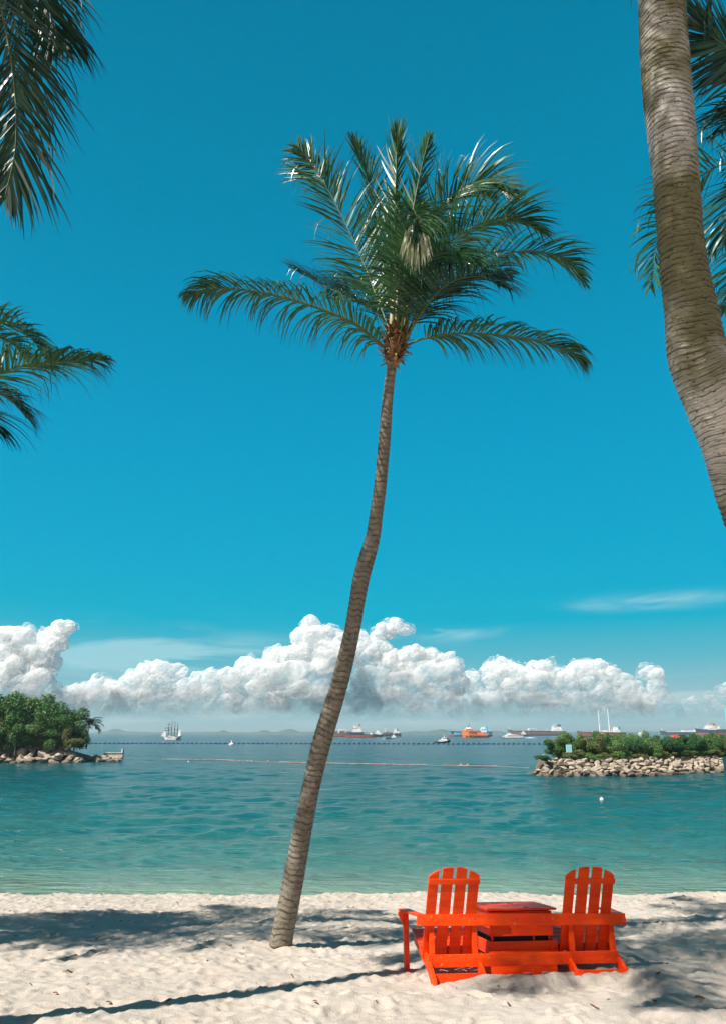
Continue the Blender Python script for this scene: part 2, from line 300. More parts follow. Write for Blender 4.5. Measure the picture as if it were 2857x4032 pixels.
c = N('ShaderNodeTexCoord'); n = N('ShaderNodeTexNoise'); n.inputs['Scale'].default_value = .016; n.inputs['Detail'].default_value = 7; n.inputs['Roughness'].default_value = .65; L(c.outputs['Object'], n.inputs[0])
mr = N('ShaderNodeMapRange'); mr.inputs[1].default_value = .42; mr.inputs[2].default_value = .68; mr.inputs[4].default_value = .55; L(n.outputs[0], mr.inputs[0])
sx = N('ShaderNodeSeparateXYZ'); L(c.outputs['Object'], sx.inputs[0]); mz = N('ShaderNodeMapRange'); mz.inputs[1].default_value = 120; mz.inputs[2].default_value = 600; L(sx.outputs['Z'], mz.inputs[0])
mm_ = N('ShaderNodeMath'); mm_.operation = 'MULTIPLY'; L(mr.outputs[0], mm_.inputs[0]); L(mz.outputs[0], mm_.inputs[1]); L(mm_.outputs[0], m2.inputs[0]); L(m2.outputs[0], t.nodes['Material Output'].inputs[0]); WISP = m
def vn3(P, seed):
    r = np.random.default_rng(seed).random((64, 64, 64)); I = np.floor(P).astype(int); f = P - I; f = f * f * (3 - 2 * f); I &= 63; J = (I + 1) & 63; o = 0
    for a in (0, 1):
        for b_ in (0, 1):
            for c_ in (0, 1):
                o = o + r[(J if a else I)[:, 0], (J if b_ else I)[:, 1], (J if c_ else I)[:, 2]] * (f[:, 0] if a else 1 - f[:, 0]) * (f[:, 1] if b_ else 1 - f[:, 1]) * (f[:, 2] if c_ else 1 - f[:, 2])
    return o * 2 - 1
def cloud(puffs, dist, label, name='cloud'):
    Vs, Fs, n = [], [], 0; full = []
    for (dx, dy, dr) in puffs:
        full.append((dx, dy, dr, 0))
        if dr > 13:
            for _ in range(4):
                a = RNG.uniform(0, 6.28); full.append((dx + math.cos(a) * dr * .8, dy + math.sin(a) * dr * .65, dr * RNG.uniform(.3, .5), -dr * 1.2))
    for (dx, dy, dr, dn) in full:
        px, py = D(dx, dy); dd = dist + RNG.uniform(-1, 1) * dr * 3 + dn * 2; c = PY(px, py, dd); s = dd / 2912 / 1.02 * 1.7592; r = dr * s
        V, Fc = ICO5 if dr > 17 else ICO4; N_ = V; disp = np.zeros(len(V))
        for (k, w, h) in ((12, .75, .22), (46, .38, .10), (160, .2, .035)):
            dirs = RNG.normal(size=(k, 3)); dirs /= np.linalg.norm(dirs, axis=1)[:, None]
            ww = w * RNG.uniform(.6, 1.2, k); d = np.arccos(np.clip(N_ @ dirs.T, -1, 1)) / ww
            disp += h * np.sqrt(np.clip(1 - d ** 2, 0, None)).max(axis=1)
        V = N_ * (0.77 + disp)[:, None] * np.array([1.08, 1, .9]) * r + np.array(c)
        w3_ = np.stack([vn3(V / 190 + 5 * q, 60 + q) for q in range(3)], -1); V = V + w3_ * 42
        bil = 22 * (.5 - np.abs(vn3(V / 95, 70))) + 12 * (.5 - np.abs(vn3(V / 42, 71))) + 7 * (.5 - np.abs(vn3(V / 19, 72)))
        V = V + N_ * bil[:, None] * min(1.0, dr / 20); Vs.append(V); Fs.append(Fc + n); n += len(V)
    V, Fc = np.concatenate(Vs), np.concatenate(Fs); o = npmesh(name, V, Fc, CLOUD); tag(o, label, kind='stuff')
    Vw, Fw, n = [], [], 0
    for (dx, dy, dr, dn) in full:
        if dr < 9: continue
        px, py = D(dx, dy); c = PY(px, py, dist + dn * 2); r = dr * dist / 2912 / 1.02 * 1.7592; N_, Fc = ICO4
        Vq = N_ * np.array([1.12, .9, .96]) * r * 1.02 + np.array(c); w3_ = np.stack([vn3(Vq / 120 + 9 * q, 80 + q) for q in range(3)], -1)
        Vq = Vq + w3_ * 60 + N_ * (34 * np.abs(vn3(Vq / 50, 90)))[:, None]; Vw.append(Vq); Fw.append(Fc + n); n += len(Vq)
    w_ = npmesh('wisps', np.concatenate(Vw), np.concatenate(Fw), WISP); w_.parent = o; return o
left = [(12, 1440, 34), (52, 1432, 32), (38, 1470, 42), (88, 1462, 30), (118, 1425, 22), (140, 1408, 20), (150, 1402, 16), (128, 1440, 20), (105, 1470, 28), (60, 1505, 42), (0, 1500, 46), (100, 1498, 22), (20, 1545, 50), (90, 1540, 36), (60, 1580, 40), (130, 1575, 34)]
def lower(pts, y, r):   # body under a row of towers
    return [(x + RNG.uniform(-8, 8), y + RNG.uniform(-6, 6), r * RNG.uniform(.8, 1.15)) for x in pts]
bank1 = [(165, 1575, 26), (195, 1555, 26), (228, 1535, 24), (262, 1548, 26), (300, 1535, 30), (335, 1515, 26), (368, 1500, 20), (395, 1502, 19), (352, 1540, 30), (420, 1548, 26), (448, 1528, 24), (480, 1530, 28), (520, 1520, 28), (555, 1490, 22), (548, 1520, 30), (590, 1505, 32), (625, 1478, 28), (640, 1515, 40), (672, 1418, 18), (692, 1402, 20), (708, 1425, 26), (738, 1420, 22), (762, 1430, 18), (700, 1460, 40), (745, 1475, 40), (660, 1470, 28), (600, 1540, 38), (700, 1525, 50)] + lower(range(150, 780, 38), 1575, 36)
bank2 = [(798, 1432, 24), (812, 1470, 30), (850, 1425, 16), (868, 1408, 18), (888, 1398, 15), (905, 1406, 12), (845, 1450, 24), (868, 1490, 34), (905, 1475, 26), (932, 1472, 24), (965, 1470, 18), (985, 1478, 17), (1003, 1470, 13), (1005, 1505, 26), (965, 1515, 38), (910, 1530, 42), (840, 1530, 42), (1020, 1535, 24)] + lower(range(790, 1040, 38), 1578, 32)
bank3 = [(1055, 1512, 14), (1052, 1535, 18), (1095, 1498, 18), (1125, 1492, 20), (1112, 1525, 30), (1150, 1508, 22), (1160, 1540, 34), (1198, 1500, 20), (1222, 1492, 17), (1210, 1530, 32), (1245, 1505, 18), (1262, 1530, 28), (1290, 1502, 18), (1312, 1495, 17), (1340, 1498, 20), (1328, 1530, 32), (1368, 1518, 20), (1388, 1535, 24), (1410, 1545, 20), (1440, 1510, 13), (1448, 1500, 10), (1465, 1515, 18), (1468, 1540, 20), (1425, 1560, 24)] + lower(range(1040, 1500, 36), 1578, 30)
small = [(1540, 1578, 13), (1552, 1570, 9), (1588, 1568, 13), (1600, 1578, 11), (1620, 1550, 13), (1628, 1535, 10), (1570, 1595, 14), (1610, 1592, 14), (1530, 1600, 12)]
cloud(left, 7600, 'white cumulus tower above the wooded islet')
cloud(bank1, 8200, 'bank of white cumulus left of the leaning trunk')
cloud(bank2, 8600, 'bank of white cumulus right of the leaning trunk')
cloud(bank3, 9000, 'bank of white cumulus above the far tankers')
cloud(small, 9200, 'small loose cumulus puffs low at the right')
# ------------------------------------------------------------------ palms
def leafmat(name, c1_, c2_, rough, trans):
    return mat(name, c1_, rough, .55, var=c2_, vscale=3, island=.35, trans=trans)
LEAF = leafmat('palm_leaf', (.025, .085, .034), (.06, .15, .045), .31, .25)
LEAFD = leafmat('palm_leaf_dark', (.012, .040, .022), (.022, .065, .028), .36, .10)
PALE = leafmat('palm_leaf_pale', (.50, .52, .32), (.60, .56, .38), .5, .3)
RIB = mat('palm_rib', (.07, .12, .03), .5, .4, var=(.12, .13, .04), vscale=4)
STALK = mat('palm_stalk', (.30, .26, .11), .5, .3, var=(.36, .28, .14), vscale=4)
HUSK = mat('palm_fibre', (.16, .075, .035), .9, .1, var=(.34, .22, .13), vscale=14, island=.5)
def crv(P, n):      # Catmull-Rom through the control points
    P = [Vector(p) for p in P]; P = [P[0] * 2 - P[1]] + P + [P[-1] * 2 - P[-2]]; k = len(P) - 3; o = []
    for i in range(n):
        u = i / (n - 1) * k; j = min(int(u), k - 1); f = u - j; a, b_, c_, d = P[j:j + 4]
        o.append(.5 * ((2 * b_) + (-a + c_) * f + (2 * a - 5 * b_ + 4 * c_ - d) * f * f + (-a + 3 * b_ - 3 * c_ + d) * f ** 3))
    return o
WIND = Vector((.55, .1, 0))
def frond(P, parent, L=.6, npair=52, droop=.5, w=.032, leaf=None, wind=.25, start=.16, side=None, seed=0, kink=.12, r0=.017, ang0=68, ang1=22, vee=.25):
    rr = random.Random(seed); n = 60; C = crv(P, n); L = L * 1.48; npair = int(npair * 1.9); w = w * .78; hdir = (C[-1] - C[0]); hdir.z = 0
    if hdir.length < .5: hdir = Vector((0, -1, 0))
    hdir.normalize(); sref = hdir.cross(Vector((0, 0, 1)))
    if side is not None: sref = Vector(side[:3]).normalized()
    lb = MB()
    for i in range(npair):
        t = start + (1 - start) * (i / (npair - 1)) ** .92; u = t * (n - 1); j = min(int(u), n - 2); p = C[j].lerp(C[j + 1], u - j)
        T = (C[min(j + 2, n - 1)] - C[max(j - 1, 0)]).normalized(); S = (sref - T * sref.dot(T)).normalized(); U = S.cross(T); 
        if U.z < 0: U = -U
        tt = (t - start) / (1 - start); ln = L * (.45 + .55 * math.sin(math.pi * min(1, tt * 1.25 + .12)) if tt < .62 else .97 - .76 * ((tt - .62) / .38) ** 1.4)
        for sg in (-1, 1):
            if rr.random() < .03: continue
            a = R(ang0 + (ang1 - ang0) * tt + rr.gauss(0, 7)); d = (T * math.cos(a) + S * sg * math.sin(a) + U * (vee + rr.uniform(-.12, .12))).normalized()
            l = ln * rr.uniform(.85, 1.1); ww = w * rr.uniform(.8, 1.15); dr = droop * rr.uniform(.6, 1.35); kk = rr.uniform(.3, .75) if rr.random() < kink * 1.5 else 9
            q = p.copy(); d2 = d.copy(); ns = 5; vs = []; tw = rr.uniform(-.5, .5)
            for s in range(ns + 1):
                f = s / ns; wd = d2.cross(U); wd = wd.normalized() if wd.length > 1e-4 else S
                wd = (wd * math.cos(tw) + d2.cross(wd) * math.sin(tw)).normalized()
                hw = ww * .5 * (1.0 if f < .4 else max(.06, 1 - ((f - .4) / .6) ** 1.3)) * (.55 if s == 0 else 1)
                vs += [q - wd * hw, q + wd * hw]
                d2 = (d2 + Vector((0, 0, -1)) * dr * .55 * f + WIND * wind * .45 * f + (Vector((0, 0, -1.6)) if f >= kk else Vector((0, 0, 0))) * .8).normalized()
                q = q + d2 * (l / ns)
            lb.add(vs, [(2 * s, 2 * s + 1, 2 * s + 3, 2 * s + 2) for s in range(ns)])
    o = lb.build('frond', leaf or LEAF, parent)
    rb = MB(); rb.tube(C, [max(.004, r0 * (1 - i / (n - 1)) ** .8) for i in range(n)], 6); ro = rb.build('midrib', RIB, None, True); ro.parent = o
    return o
def trunk(P, rads, parent, material, nring=220, nseg=28, ringh=.055, bumpr=.02, name='trunk', seed=3):
    C = crv(P, nring); rr = np.random.default_rng(seed); rad = np.interp(np.linspace(0, 1, nring), np.linspace(0, 1, len(rads)), rads)
    ln = [0]
    for i in range(1, nring): ln.append(ln[-1] + (C[i] - C[i - 1]).length)
    V = []; UV = []; a0 = Vector((1, 0, 0))
    ph = rr.random(600)
    for i, p in enumerate(C):
        T = (C[min(i + 1, nring - 1)] - C[max(i - 1, 0)]).normalized(); a = (a0 - T * a0.dot(T)).normalized(); b_ = T.cross(a)
        for k in range(nseg + 1):
            th = 2 * math.pi * k / nseg; wob = ln[i] + ringh * .5 * mnoise.noise(Vector((math.cos(th) * 1.2, math.sin(th) * 1.2, ln[i] * 1.5)))
            f = (wob / ringh) % 1; r = rad[i] * (1 + bumpr * (f - .5) + .035 * mnoise.noise(Vector((math.cos(th), math.sin(th), ln[i] * 1.3))) + .012 * mnoise.noise(Vector((math.cos(th) * 6, math.sin(th) * 6, ln[i] * 14))))
            V.append(p + (a * math.cos(th) + b_ * math.sin(th)) * r); UV.append((th * rad[0], wob))
    n = nseg + 1; I = np.arange(nring * n).reshape(nring, n); fc = np.stack([I[:-1, :-1], I[:-1, 1:], I[1:, 1:], I[1:, :-1]], -1).reshape(-1, 4)
    return npmesh(name, np.array([v[:] for v in V]), fc, material, True, parent, np.array(UV))
def barkmat(name, ca, cb, cc, ringh, moss=None, crack=.6):
    m = bpy.data.materials.new(name); m.use_nodes = True; t = m.node_tree; b = t.nodes['Principled BSDF']; N = t.nodes.new; L = t.links.new
    b.inputs['Roughness'].default_value = .9; b.inputs['Specular IOR Level'].default_value = .15
    c = N('ShaderNodeTexCoord'); uv = c.outputs['UV']
    def nz(sc, s, det=6, rough=.65, src=uv):
        q = N('ShaderNodeMapping'); q.inputs['Scale'].default_value = s; L(src, q.inputs[0]); n = N('ShaderNodeTexNoise'); n.inputs['Scale'].default_value = sc; n.inputs['Detail'].default_value = det; n.inputs['Roughness'].default_value = rough; L(q.outputs[0], n.inputs[0]); return n.outputs[0]
    def mx(f, a, b_):
        x = N('ShaderNodeMix'); x.data_type = 'RGBA'; L(f, x.inputs[0])
        for i, v in ((6, a), (7, b_)):
            if isinstance(v, tuple): x.inputs[i].default_value = (*v, 1)
            else: L(v, x.inputs[i])
        return x.outputs[2]
    def mr(v, lo, hi, a=0, b_=1):
        r = N('ShaderNodeMapRange'); r.inputs[1].default_value = lo; r.inputs[2].default_value = hi; r.inputs[3].default_value = a; r.inputs[4].default_value = b_; L(v, r.inputs[0]); return r.outputs[0]
    base = mx(mr(nz(9, (1, 1, 1), src=c.outputs['Object']), .38, .62), ca, cb)
    base = mx(mr(nz(1.3, (1, 1, 1), 3, src=c.outputs['Object']), .42, .62), base, cc)
    if moss: base = mx(mr(nz(.55, (1, 1, 1), 4, src=c.outputs['Object']), .46, .56), base, moss)
    # ring scars: dark line where the ring fraction wraps, broken up by noise
    s = N('ShaderNodeSeparateXYZ'); L(uv, s.inputs[0]); nn = nz(10, (1, 1, 1), 5)
    ad = N('ShaderNodeMath'); ad.operation = 'MULTIPLY_ADD'; L(nn, ad.inputs[0]); ad.inputs[1].default_value = ringh * .9; L(s.outputs['Y'], ad.inputs[2])
    dv = N('ShaderNodeMath'); dv.operation = 'DIVIDE'; L(ad.outputs[0], dv.inputs[0]); dv.inputs[1].default_value = ringh
    fr = N('ShaderNodeMath'); fr.operation = 'FRACT'; L(dv.outputs[0], fr.inputs[0])
    ln = mr(fr.outputs[0], .0, .42, 1, 0); brk = mr(nz(5, (1, 3, 1), 4), .36, .56)
    mu = N('ShaderNodeMath'); mu.operation = 'MULTIPLY'; L(ln, mu.inputs[0]); L(brk, mu.inputs[1])
    ck = mr(nz(30, (.8, 1.6, 1), 3), .60, .68); mm = N('ShaderNodeMath'); mm.operation = 'MAXIMUM'; L(mu.outputs[0], mm.inputs[0]); L(ck, mm.inputs[1])
    m3 = N('ShaderNodeMath'); m3.operation = 'MULTIPLY'; L(mm.outputs[0], m3.inputs[0]); m3.inputs[1].default_value = crack
    col = mx(m3.outputs[0], base, (.035, .026, .02)); L(col, b.inputs['Base Color'])
    h = N('ShaderNodeMath'); h.operation = 'SUBTRACT'; L(nz(20, (1, 2, 1)), h.inputs[0]); L(mm.outputs[0], h.inputs[1])
    bp = N('ShaderNodeBump'); bp.inputs['Strength'].default_value = .9; bp.inputs['Distance'].default_value = .012; L(h.outputs[0], bp.inputs['Height']); L(bp.outputs[0], b.inputs['Normal'])
    return m
BARK = barkmat('palm_bark_grey', (.35, .30, .25), (.16, .135, .11), (.24, .21, .16), .075, crack=.85)
BARKR = barkmat('palm_bark_tan', (.76, .70, .65), (.44, .39, .345), (.60, .545, .49), .044, moss=(.20, .18, .10), crack=1.0)
def autofronds(parent, c, n, L0, skip=(), seed=0, leaf=None, llen=.62, elmin=-25, elmax=75, windx=.25, npair=40):
    rr = random.Random(seed)
    for i in range(n):
        azm = i * 2.39996 + rr.uniform(-.2, .2)
        if any(abs((azm - s0 + math.pi) % (2 * math.pi) - math.pi) < w0 for s0, w0 in skip): continue
        el = R(elmax - (elmax - elmin) * (i + .5) / n + rr.uniform(-8, 8)); Ln = L0 * rr.uniform(.85, 1.1); h = Vector((math.cos(azm), math.sin(azm), 0)); P = [Vector(c)]; e = el; p = Vector(c)
        for k in range(4):
            p = p + (h * math.cos(e) + Vector((0, 0, 1)) * math.sin(e)) * Ln / 4 + Vector((windx * .12 * k, 0, 0)); P.append(p.copy()); e -= R(rr.uniform(18, 30))
        frond(P, parent, L=llen, npair=npair, droop=.75, seed=seed * 50 + i, leaf=leaf)
def husk(parent, c, ax, r, h, seed, n=150):
    rr = random.Random(seed); mb = MB(); c = Vector(c); ax = Vector(ax).normalized(); a = ax.cross(Vector((0, 1, 0))).normalized(); b_ = ax.cross(a)
    for i in range(n):
        f = rr.random(); th = rr.uniform(0, 6.283); rad = r * (.45 + .75 * math.sin(math.pi * min(1, f * .8 + .12)))
        o = (a * math.cos(th) + b_ * math.sin(th)); p = c + ax * (f * h) + o * rad * .75
        d = (o * rr.uniform(.2, 1.1) + ax * rr.uniform(-.4, 1.0)).normalized(); ln = rr.uniform(.06, .2); wd = d.cross(o + ax * .3).normalized() * rr.uniform(.008, .03)
        q = p + d * ln * .6 + o * rr.uniform(-.02, .03); e = p + d * ln + Vector((0, 0, rr.uniform(-.05, .03)))
        mb.add([p - wd, p + wd, q + wd * .8, q - wd * .8, e], [(0, 1, 2, 3), (3, 2, 4)])
    mb.tube([c - ax * .04, c + ax * h * .25, c + ax * h * .55, c + ax * h * .9], [r * .5, r * .8, r * .75, r * .3], 12)
    return mb.build('fibre_sheath', HUSK, parent)
# --- the central leaning palm
def C2(x, y): return 700 + x / .9553, 450 + y / .9553
MPB = Vector((-1.06, 10.83, ground(-1.06, 10.83) - .25))
prof = [(1100, 3752, 10.83), (1119, 3651, 10.80), (1139, 3547, 10.75), (1158, 3442, 10.70), (1178, 3337, 10.64), (1198, 3232, 10.58), (1218, 3128, 10.52), (1242, 3023, 10.46), (1268, 2918, 10.38), (1299, 2814, 10.31), (1331, 2709, 10.24), (1359, 2604, 10.17), (1383, 2499, 10.10), (1401, 2395, 10.03), (1419, 2290, 9.96), (1441, 2205, 9.90), (1466, 2120, 9.84), (1480, 2028, 9.78), (1494, 1930, 9.72), (1504, 1830, 9.66), (1514, 1714, 9.60), (1522, 1600, 9.52), (1533, 1500, 9.42), (1543, 1430, 9.37), (1552, 1350, 9.30)]
pts = [PY(*q) for q in prof]; pts[0] = Vector((pts[0].x - .03, pts[0].y + .02, MPB.z))
palm = thing('coconut_palm', 'tall slender coconut palm leaning right from the sand in the middle', 'palm tree', (pts[0].x, pts[0].y, ground(-1.06, 10.83)), 'coconut palms')
widths = [80, 76, 73, 72, 69, 66, 64, 66, 70, 68, 65, 63, 60, 60, 66, 66, 58, 53, 50, 50, 50, 46, 42, 40, 42]
trunk(pts, [w / 2 * (q[2] * 1.03) / 2912 for w, q in zip(widths, prof)], palm, BARK, nring=420, nseg=28, ringh=.075, bumpr=.05)
CR = PY(1548, 1330, 9.28)
husk(palm, pts[-2], (pts[-1] - pts[-2]), .155, .52, 4, n=300)
def PX(lst): return [PY(*C2(x, y), 9.28 + dy) for x, y, dy in lst]
FR = [
 ([(800, 880, 0), (765, 868, -.05), (640, 775, -.3), (400, 690, -.5), (180, 655, -.5), (40, 680, -.4)], dict(L=.6, droop=2.2, npair=62, r0=.03, wind=.1, start=.22, kink=.2)),
 ([(800, 850, 0), (745, 750, .2), (640, 690, .6), (520, 630, 1.0), (430, 580, 1.3)], dict(L=.55, droop=.6, npair=46, leaf=0)),
 ([(815, 860, 0), (752, 700, .2), (690, 540, .4), (590, 330, .5), (520, 210, .5), (455, 120, .4)], dict(L=.62, droop=.35, npair=64, side=(1, 0, .5, 0), ang0=62, wind=.1, kink=.1)),
 ([(815, 860, 0), (790, 700, .5), (760, 480, .9), (725, 260, 1.1), (655, 90, 1.1)], dict(L=.55, droop=.3, npair=50, side=(1, .3, 0, 0), ang0=45, ang1=12, wind=.3, kink=.25)),
 ([(820, 860, 0), (812, 650, .1), (812, 430, .15), (820, 190, .1), (822, 80, .1)], dict(L=.6, droop=-.1, npair=44, side=(1, 0, 0, 0), ang0=22, ang1=8, wind=.1, kink=.05)),
 ([(830, 860, 0), (848, 650, -.1), (872, 430, -.2), (908, 230, -.2), (945, 80, -.2)], dict(L=.55, droop=-.1, npair=44, side=(1, .2, 0, 0), ang0=26, ang1=10, wind=.1, kink=.06)),
 ([(835, 860, 0), (865, 640, .1), (920, 450, .2), (1020, 310, .2), (1150, 250, .1), (1270, 300, 0)], dict(L=.62, droop=.5, npair=60, side=(.3, 0, 1, 0), ang0=60, wind=.6, kink=.2)),
 ([(840, 860, 0), (900, 650, -.3), (1000, 500, -.7), (1140, 410, -1.0), (1260, 390, -1.1), (1360, 440, -1.1)], dict(L=.6, droop=.55, npair=60, wind=.6, kink=.25)),
 ([(825, 870, 0), (828, 760, -.15), (835, 600, -.5), (850, 450, -1.0), (880, 362, -1.4), (900, 400, -1.75), (915, 480, -1.85)], dict(L=.55, droop=1.2, npair=56, wind=.25, kink=.3, r0=.03)),
 ([(845, 860, 0), (930, 720, .1), (1080, 600, .3), (1250, 520, .4), (1420, 530, .4), (1520, 620, .3)], dict(L=.62, droop=.8, npair=62, wind=.5, kink=.25)),
 ([(840, 880, 0), (930, 842, -.1), (1060, 825, -.3), (1250, 835, -.5), (1420, 870, -.6), (1515, 925, -.6)], dict(L=.56, droop=1.8, npair=62, wind=.35, start=.2)),
 ([(845, 870, 0), (920, 740, -.4), (1010, 640, -1.0), (1120, 610, -1.5), (1220, 650, -1.8)], dict(L=.62, droop=1.0, npair=56, wind=.4, leaf=0)),
 ([(845, 865, 0), (920, 700, .6), (1000, 590, 1.2), (1130, 560, 1.7), (1250, 600, 2.0)], dict(L=.6, droop=.9, npair=56, wind=.4, leaf=0)),
 ([(830, 860, 0), (850, 650, .6), (900, 500, 1.3), (960, 430, 1.9), (1020, 450, 2.4)], dict(L=.6, droop=.8, npair=50, wind=.4, leaf=0)),
 ([(840, 860, 0), (870, 640, .3), (960, 420, .7), (1080, 300, .9), (1180, 300, 1.0)], dict(L=.58, droop=.6, npair=54, wind=.6, kink=.25)),
 ([(830, 870, 0), (860, 700, -.5), (930, 560, -1.1), (1020, 520, -1.6), (1100, 560, -1.9)], dict(L=.6, droop=.9, npair=50, wind=.4)),
 ([(815, 865, 0), (770, 740, .5), (700, 640, 1.2), (640, 620, 1.8), (590, 680, 2.3)], dict(L=.58, droop=.9, npair=48, wind=.2, leaf=0)),
]
for i, (p, k) in enumerate(FR):
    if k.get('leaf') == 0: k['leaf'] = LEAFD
    frond(PX(p), palm, seed=100 + i, **k)
# a dry pale fan of leaflets hanging in front
fb = MB(); rr = random.Random(9); top = PY(*C2(882, 360), 7.84)
for i in range(60):
    f = i / 59; end = PY(*C2(835 + 120 * f + rr.uniform(-6, 6), 560 + 30 * math.sin(f * 3.1) + rr.uniform(-25, 25) - (abs(f - .45) * 60)), 7.3 + rr.uniform(-.1, .15)); mid = (top + end) / 2 + Vector((rr.uniform(-.01, .05), -.05, .06 * (1 - f)))
    C = crv([top, mid, end], 6); w_ = .015
    vs = []
    for s, q in enumerate(C): hw = w_ * (1 - (s / 5) ** 3) + .001; vs += [q + Vector((-hw, rr.uniform(-.004, .004), 0)), q + Vector((hw, 0, 0))]
    fb.add(vs, [(2 * s, 2 * s + 1, 2 * s + 3, 2 * s + 2) for s in range(5)])
tag(fb.build('dry_leaflets', PALE, palm), 'pale dry leaflets hanging as a fan')
# upright spear and cut stalks
sb = MB()
for x0, x1, y1, dy in ((822, 826, 640, -.2), (800, 806, 700, .05), (850, 868, 690, .05), (842, 880, 700, .15)):
    a_, b2 = PY(*C2(x0, 860), 9.28), PY(*C2(x1, y1), 9.28 + dy); sb.tube([a_, (a_ + b2) / 2, b2], [.042, .034, .022], 7)
sb.build('leaf_stalk', STALK, palm, True)
# --- big trunk close by at the right
TR = [(2900, 2350, 5.6, 262), (2985, 2076, 5.45, 250), (2888, 1759, 5.3, 256), (2812, 1583, 5.22, 250), (2746, 1407, 5.15, 244), (2722, 1250, 5.1, 216), (2690, 1060, 5.05, 192), (2673, 900, 5.0, 182), (2657, 681, 4.95, 188), (2628, 400, 4.9, 196), (2612, 180, 4.88, 196), (2603, 0, 4.86, 190), (2585, -300, 4.84, 180), (2540, -700, 4.84, 170)]
pts = [PY(*q[:3]) for q in TR[1:]]; base = Vector((pts[0].x + .55, 5.75, 0)); base.z = sandz(base.x, base.y) - .2
mid1 = base.lerp(pts[0], .5) + Vector((.22, 0, 0)); pts = [base, mid1] + pts
rads = [.24, .22] + [q[3] / 2 * (q[2] * .96) / 2912 * (1.0) for q in TR[1:]]
dep = lambda p: (p.y * math.cos(PITCH) + (p.z - 2.4) * math.sin(PITCH))
rads = [.21, .20] + [q[3] * .90 / 2 * dep(p) / 2912 for q, p in zip(TR[1:], pts[2:])]
pr = thing('coconut_palm', 'thick ringed palm trunk close by at the right edge, crown above the picture', 'palm tree', base, 'coconut palms')
top = pts[-1] + Vector((-.1, 0, .9))
trunk(pts + [top], rads + [.14], pr, BARKR, nring=1100, nseg=56, ringh=.044, bumpr=.075)
husk(pr, top - Vector((0, 0, .2)), (0, 0, 1), .17, .5, 5, n=90)
autofronds(pr, top + Vector((0, 0, .3)), 14, 3.0, seed=3, elmin=5, leaf=LEAFD, npair=30)
# --- tall palm beside the camera at the left (its drooping fronds hang into the picture, its shadow crosses the sand)
def side_palm(base, crown, label, rtrunk=.14):
    base = Vector(base); base.z = sandz(base.x, base.y) - .1; crown = Vector(crown)
    p = thing('coconut_palm', label, 'palm tree', base, 'coconut palms')
    m1 = base.lerp(crown, .33) + Vector((.1, .05, 0)); m2 = base.lerp(crown, .7) + Vector((.08, -.05, 0))
    trunk([base, m1, m2, crown], [rtrunk * 1.25, rtrunk, rtrunk * .85, rtrunk * .7], p, BARK, nring=160, nseg=16)
    husk(p, crown - Vector((0, 0, .15)), (0, 0, 1), .17, .45, 6, n=70); return p
T = Vector((-4.1, 5.25, 11.25)); pt = side_palm((-4.75, 5.8, 0), T, 'tall palm whose dark frond hangs into the top left corner')
def dd(c): return c.y
def PF(c, lst): return [Vector(c)] + [PY(x, y, c[1] + dy) for x, y, dy in lst]
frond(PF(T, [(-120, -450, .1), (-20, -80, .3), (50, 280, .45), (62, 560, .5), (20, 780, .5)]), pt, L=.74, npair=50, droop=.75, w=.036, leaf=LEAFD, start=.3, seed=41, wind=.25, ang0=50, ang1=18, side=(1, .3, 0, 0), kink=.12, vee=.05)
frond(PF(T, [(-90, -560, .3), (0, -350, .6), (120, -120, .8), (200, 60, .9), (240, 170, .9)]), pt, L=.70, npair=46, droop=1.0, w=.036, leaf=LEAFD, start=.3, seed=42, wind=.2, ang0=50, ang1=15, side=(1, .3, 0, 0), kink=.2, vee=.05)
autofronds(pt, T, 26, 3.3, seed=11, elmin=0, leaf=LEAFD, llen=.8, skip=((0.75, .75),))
Pc = Vector((-.9, 1.5, 10.6)); pp = side_palm((-2.3, -1.2, 0), Pc, 'tall palm out of view that shades the lower thick trunk')
autofronds(pp, Pc, 17, 3.0, seed=23, elmin=-5, leaf=LEAFD, llen=.6)
# --- palm off the left edge, its crown half in view
Lc = Vector((-7.4, 9.3, 7.1)); pl = side_palm((-8.6, 10.2, 0), Lc, 'palm at the left edge with bright fronds reaching in below the tall one')
frond(PF(Lc, [(-450, 1330, 0), (-180, 1230, -.1), (20, 1270, -.2), (120, 1330, -.3), (170, 1400, -.3)]), pl, L=.68, npair=60, droop=.5, seed=51, wind=.6, kink=.2, w=.036)
frond(PF(Lc, [(-400, 1460, -.3), (-80, 1490, -.7), (80, 1440, -.9), (230, 1425, -1.0), (400, 1415, -1.0)]), pl, L=.62, npair=62, droop=1.2, seed=52, wind=.35, kink=.3, w=.036)
frond(PF(Lc, [(-420, 1500, .2), (-150, 1510, .4), (20, 1560, .5), (110, 1650, .5)]), pl, L=.6, npair=56, droop=1.0, seed=53, leaf=LEAFD, wind=.3, w=.036)
frond(PF(Lc, [(-450, 1540, -.4), (-250, 1560, -.8), (-90, 1610, -1.0), (-30, 1690, -1.0)]), pl, L=.65, npair=50, droop=.9, seed=54, leaf=LEAFD, wind=.2, w=.036)
frond(PF(Lc, [(-400, 1380, .5), (-150, 1300, .8), (30, 1340, .9), (110, 1430, .9)]), pl, L=.6, npair=50, droop=.8, seed=55, wind=.5, w=.034, kink=.3)
autofronds(pl, Lc, 18, 3.0, seed=13, elmin=-10, skip=((0, 1.1),))
Mc = Vector((-10.3, 8.3, 8.2)); pm = side_palm((-11.5, 8.8, 0), Mc, 'dense palm standing out of view at the left that shades the sand')
autofronds(pm, Mc, 28, 2.3, seed=29, elmin=-15, llen=.55, leaf=LEAFD, npair=36)
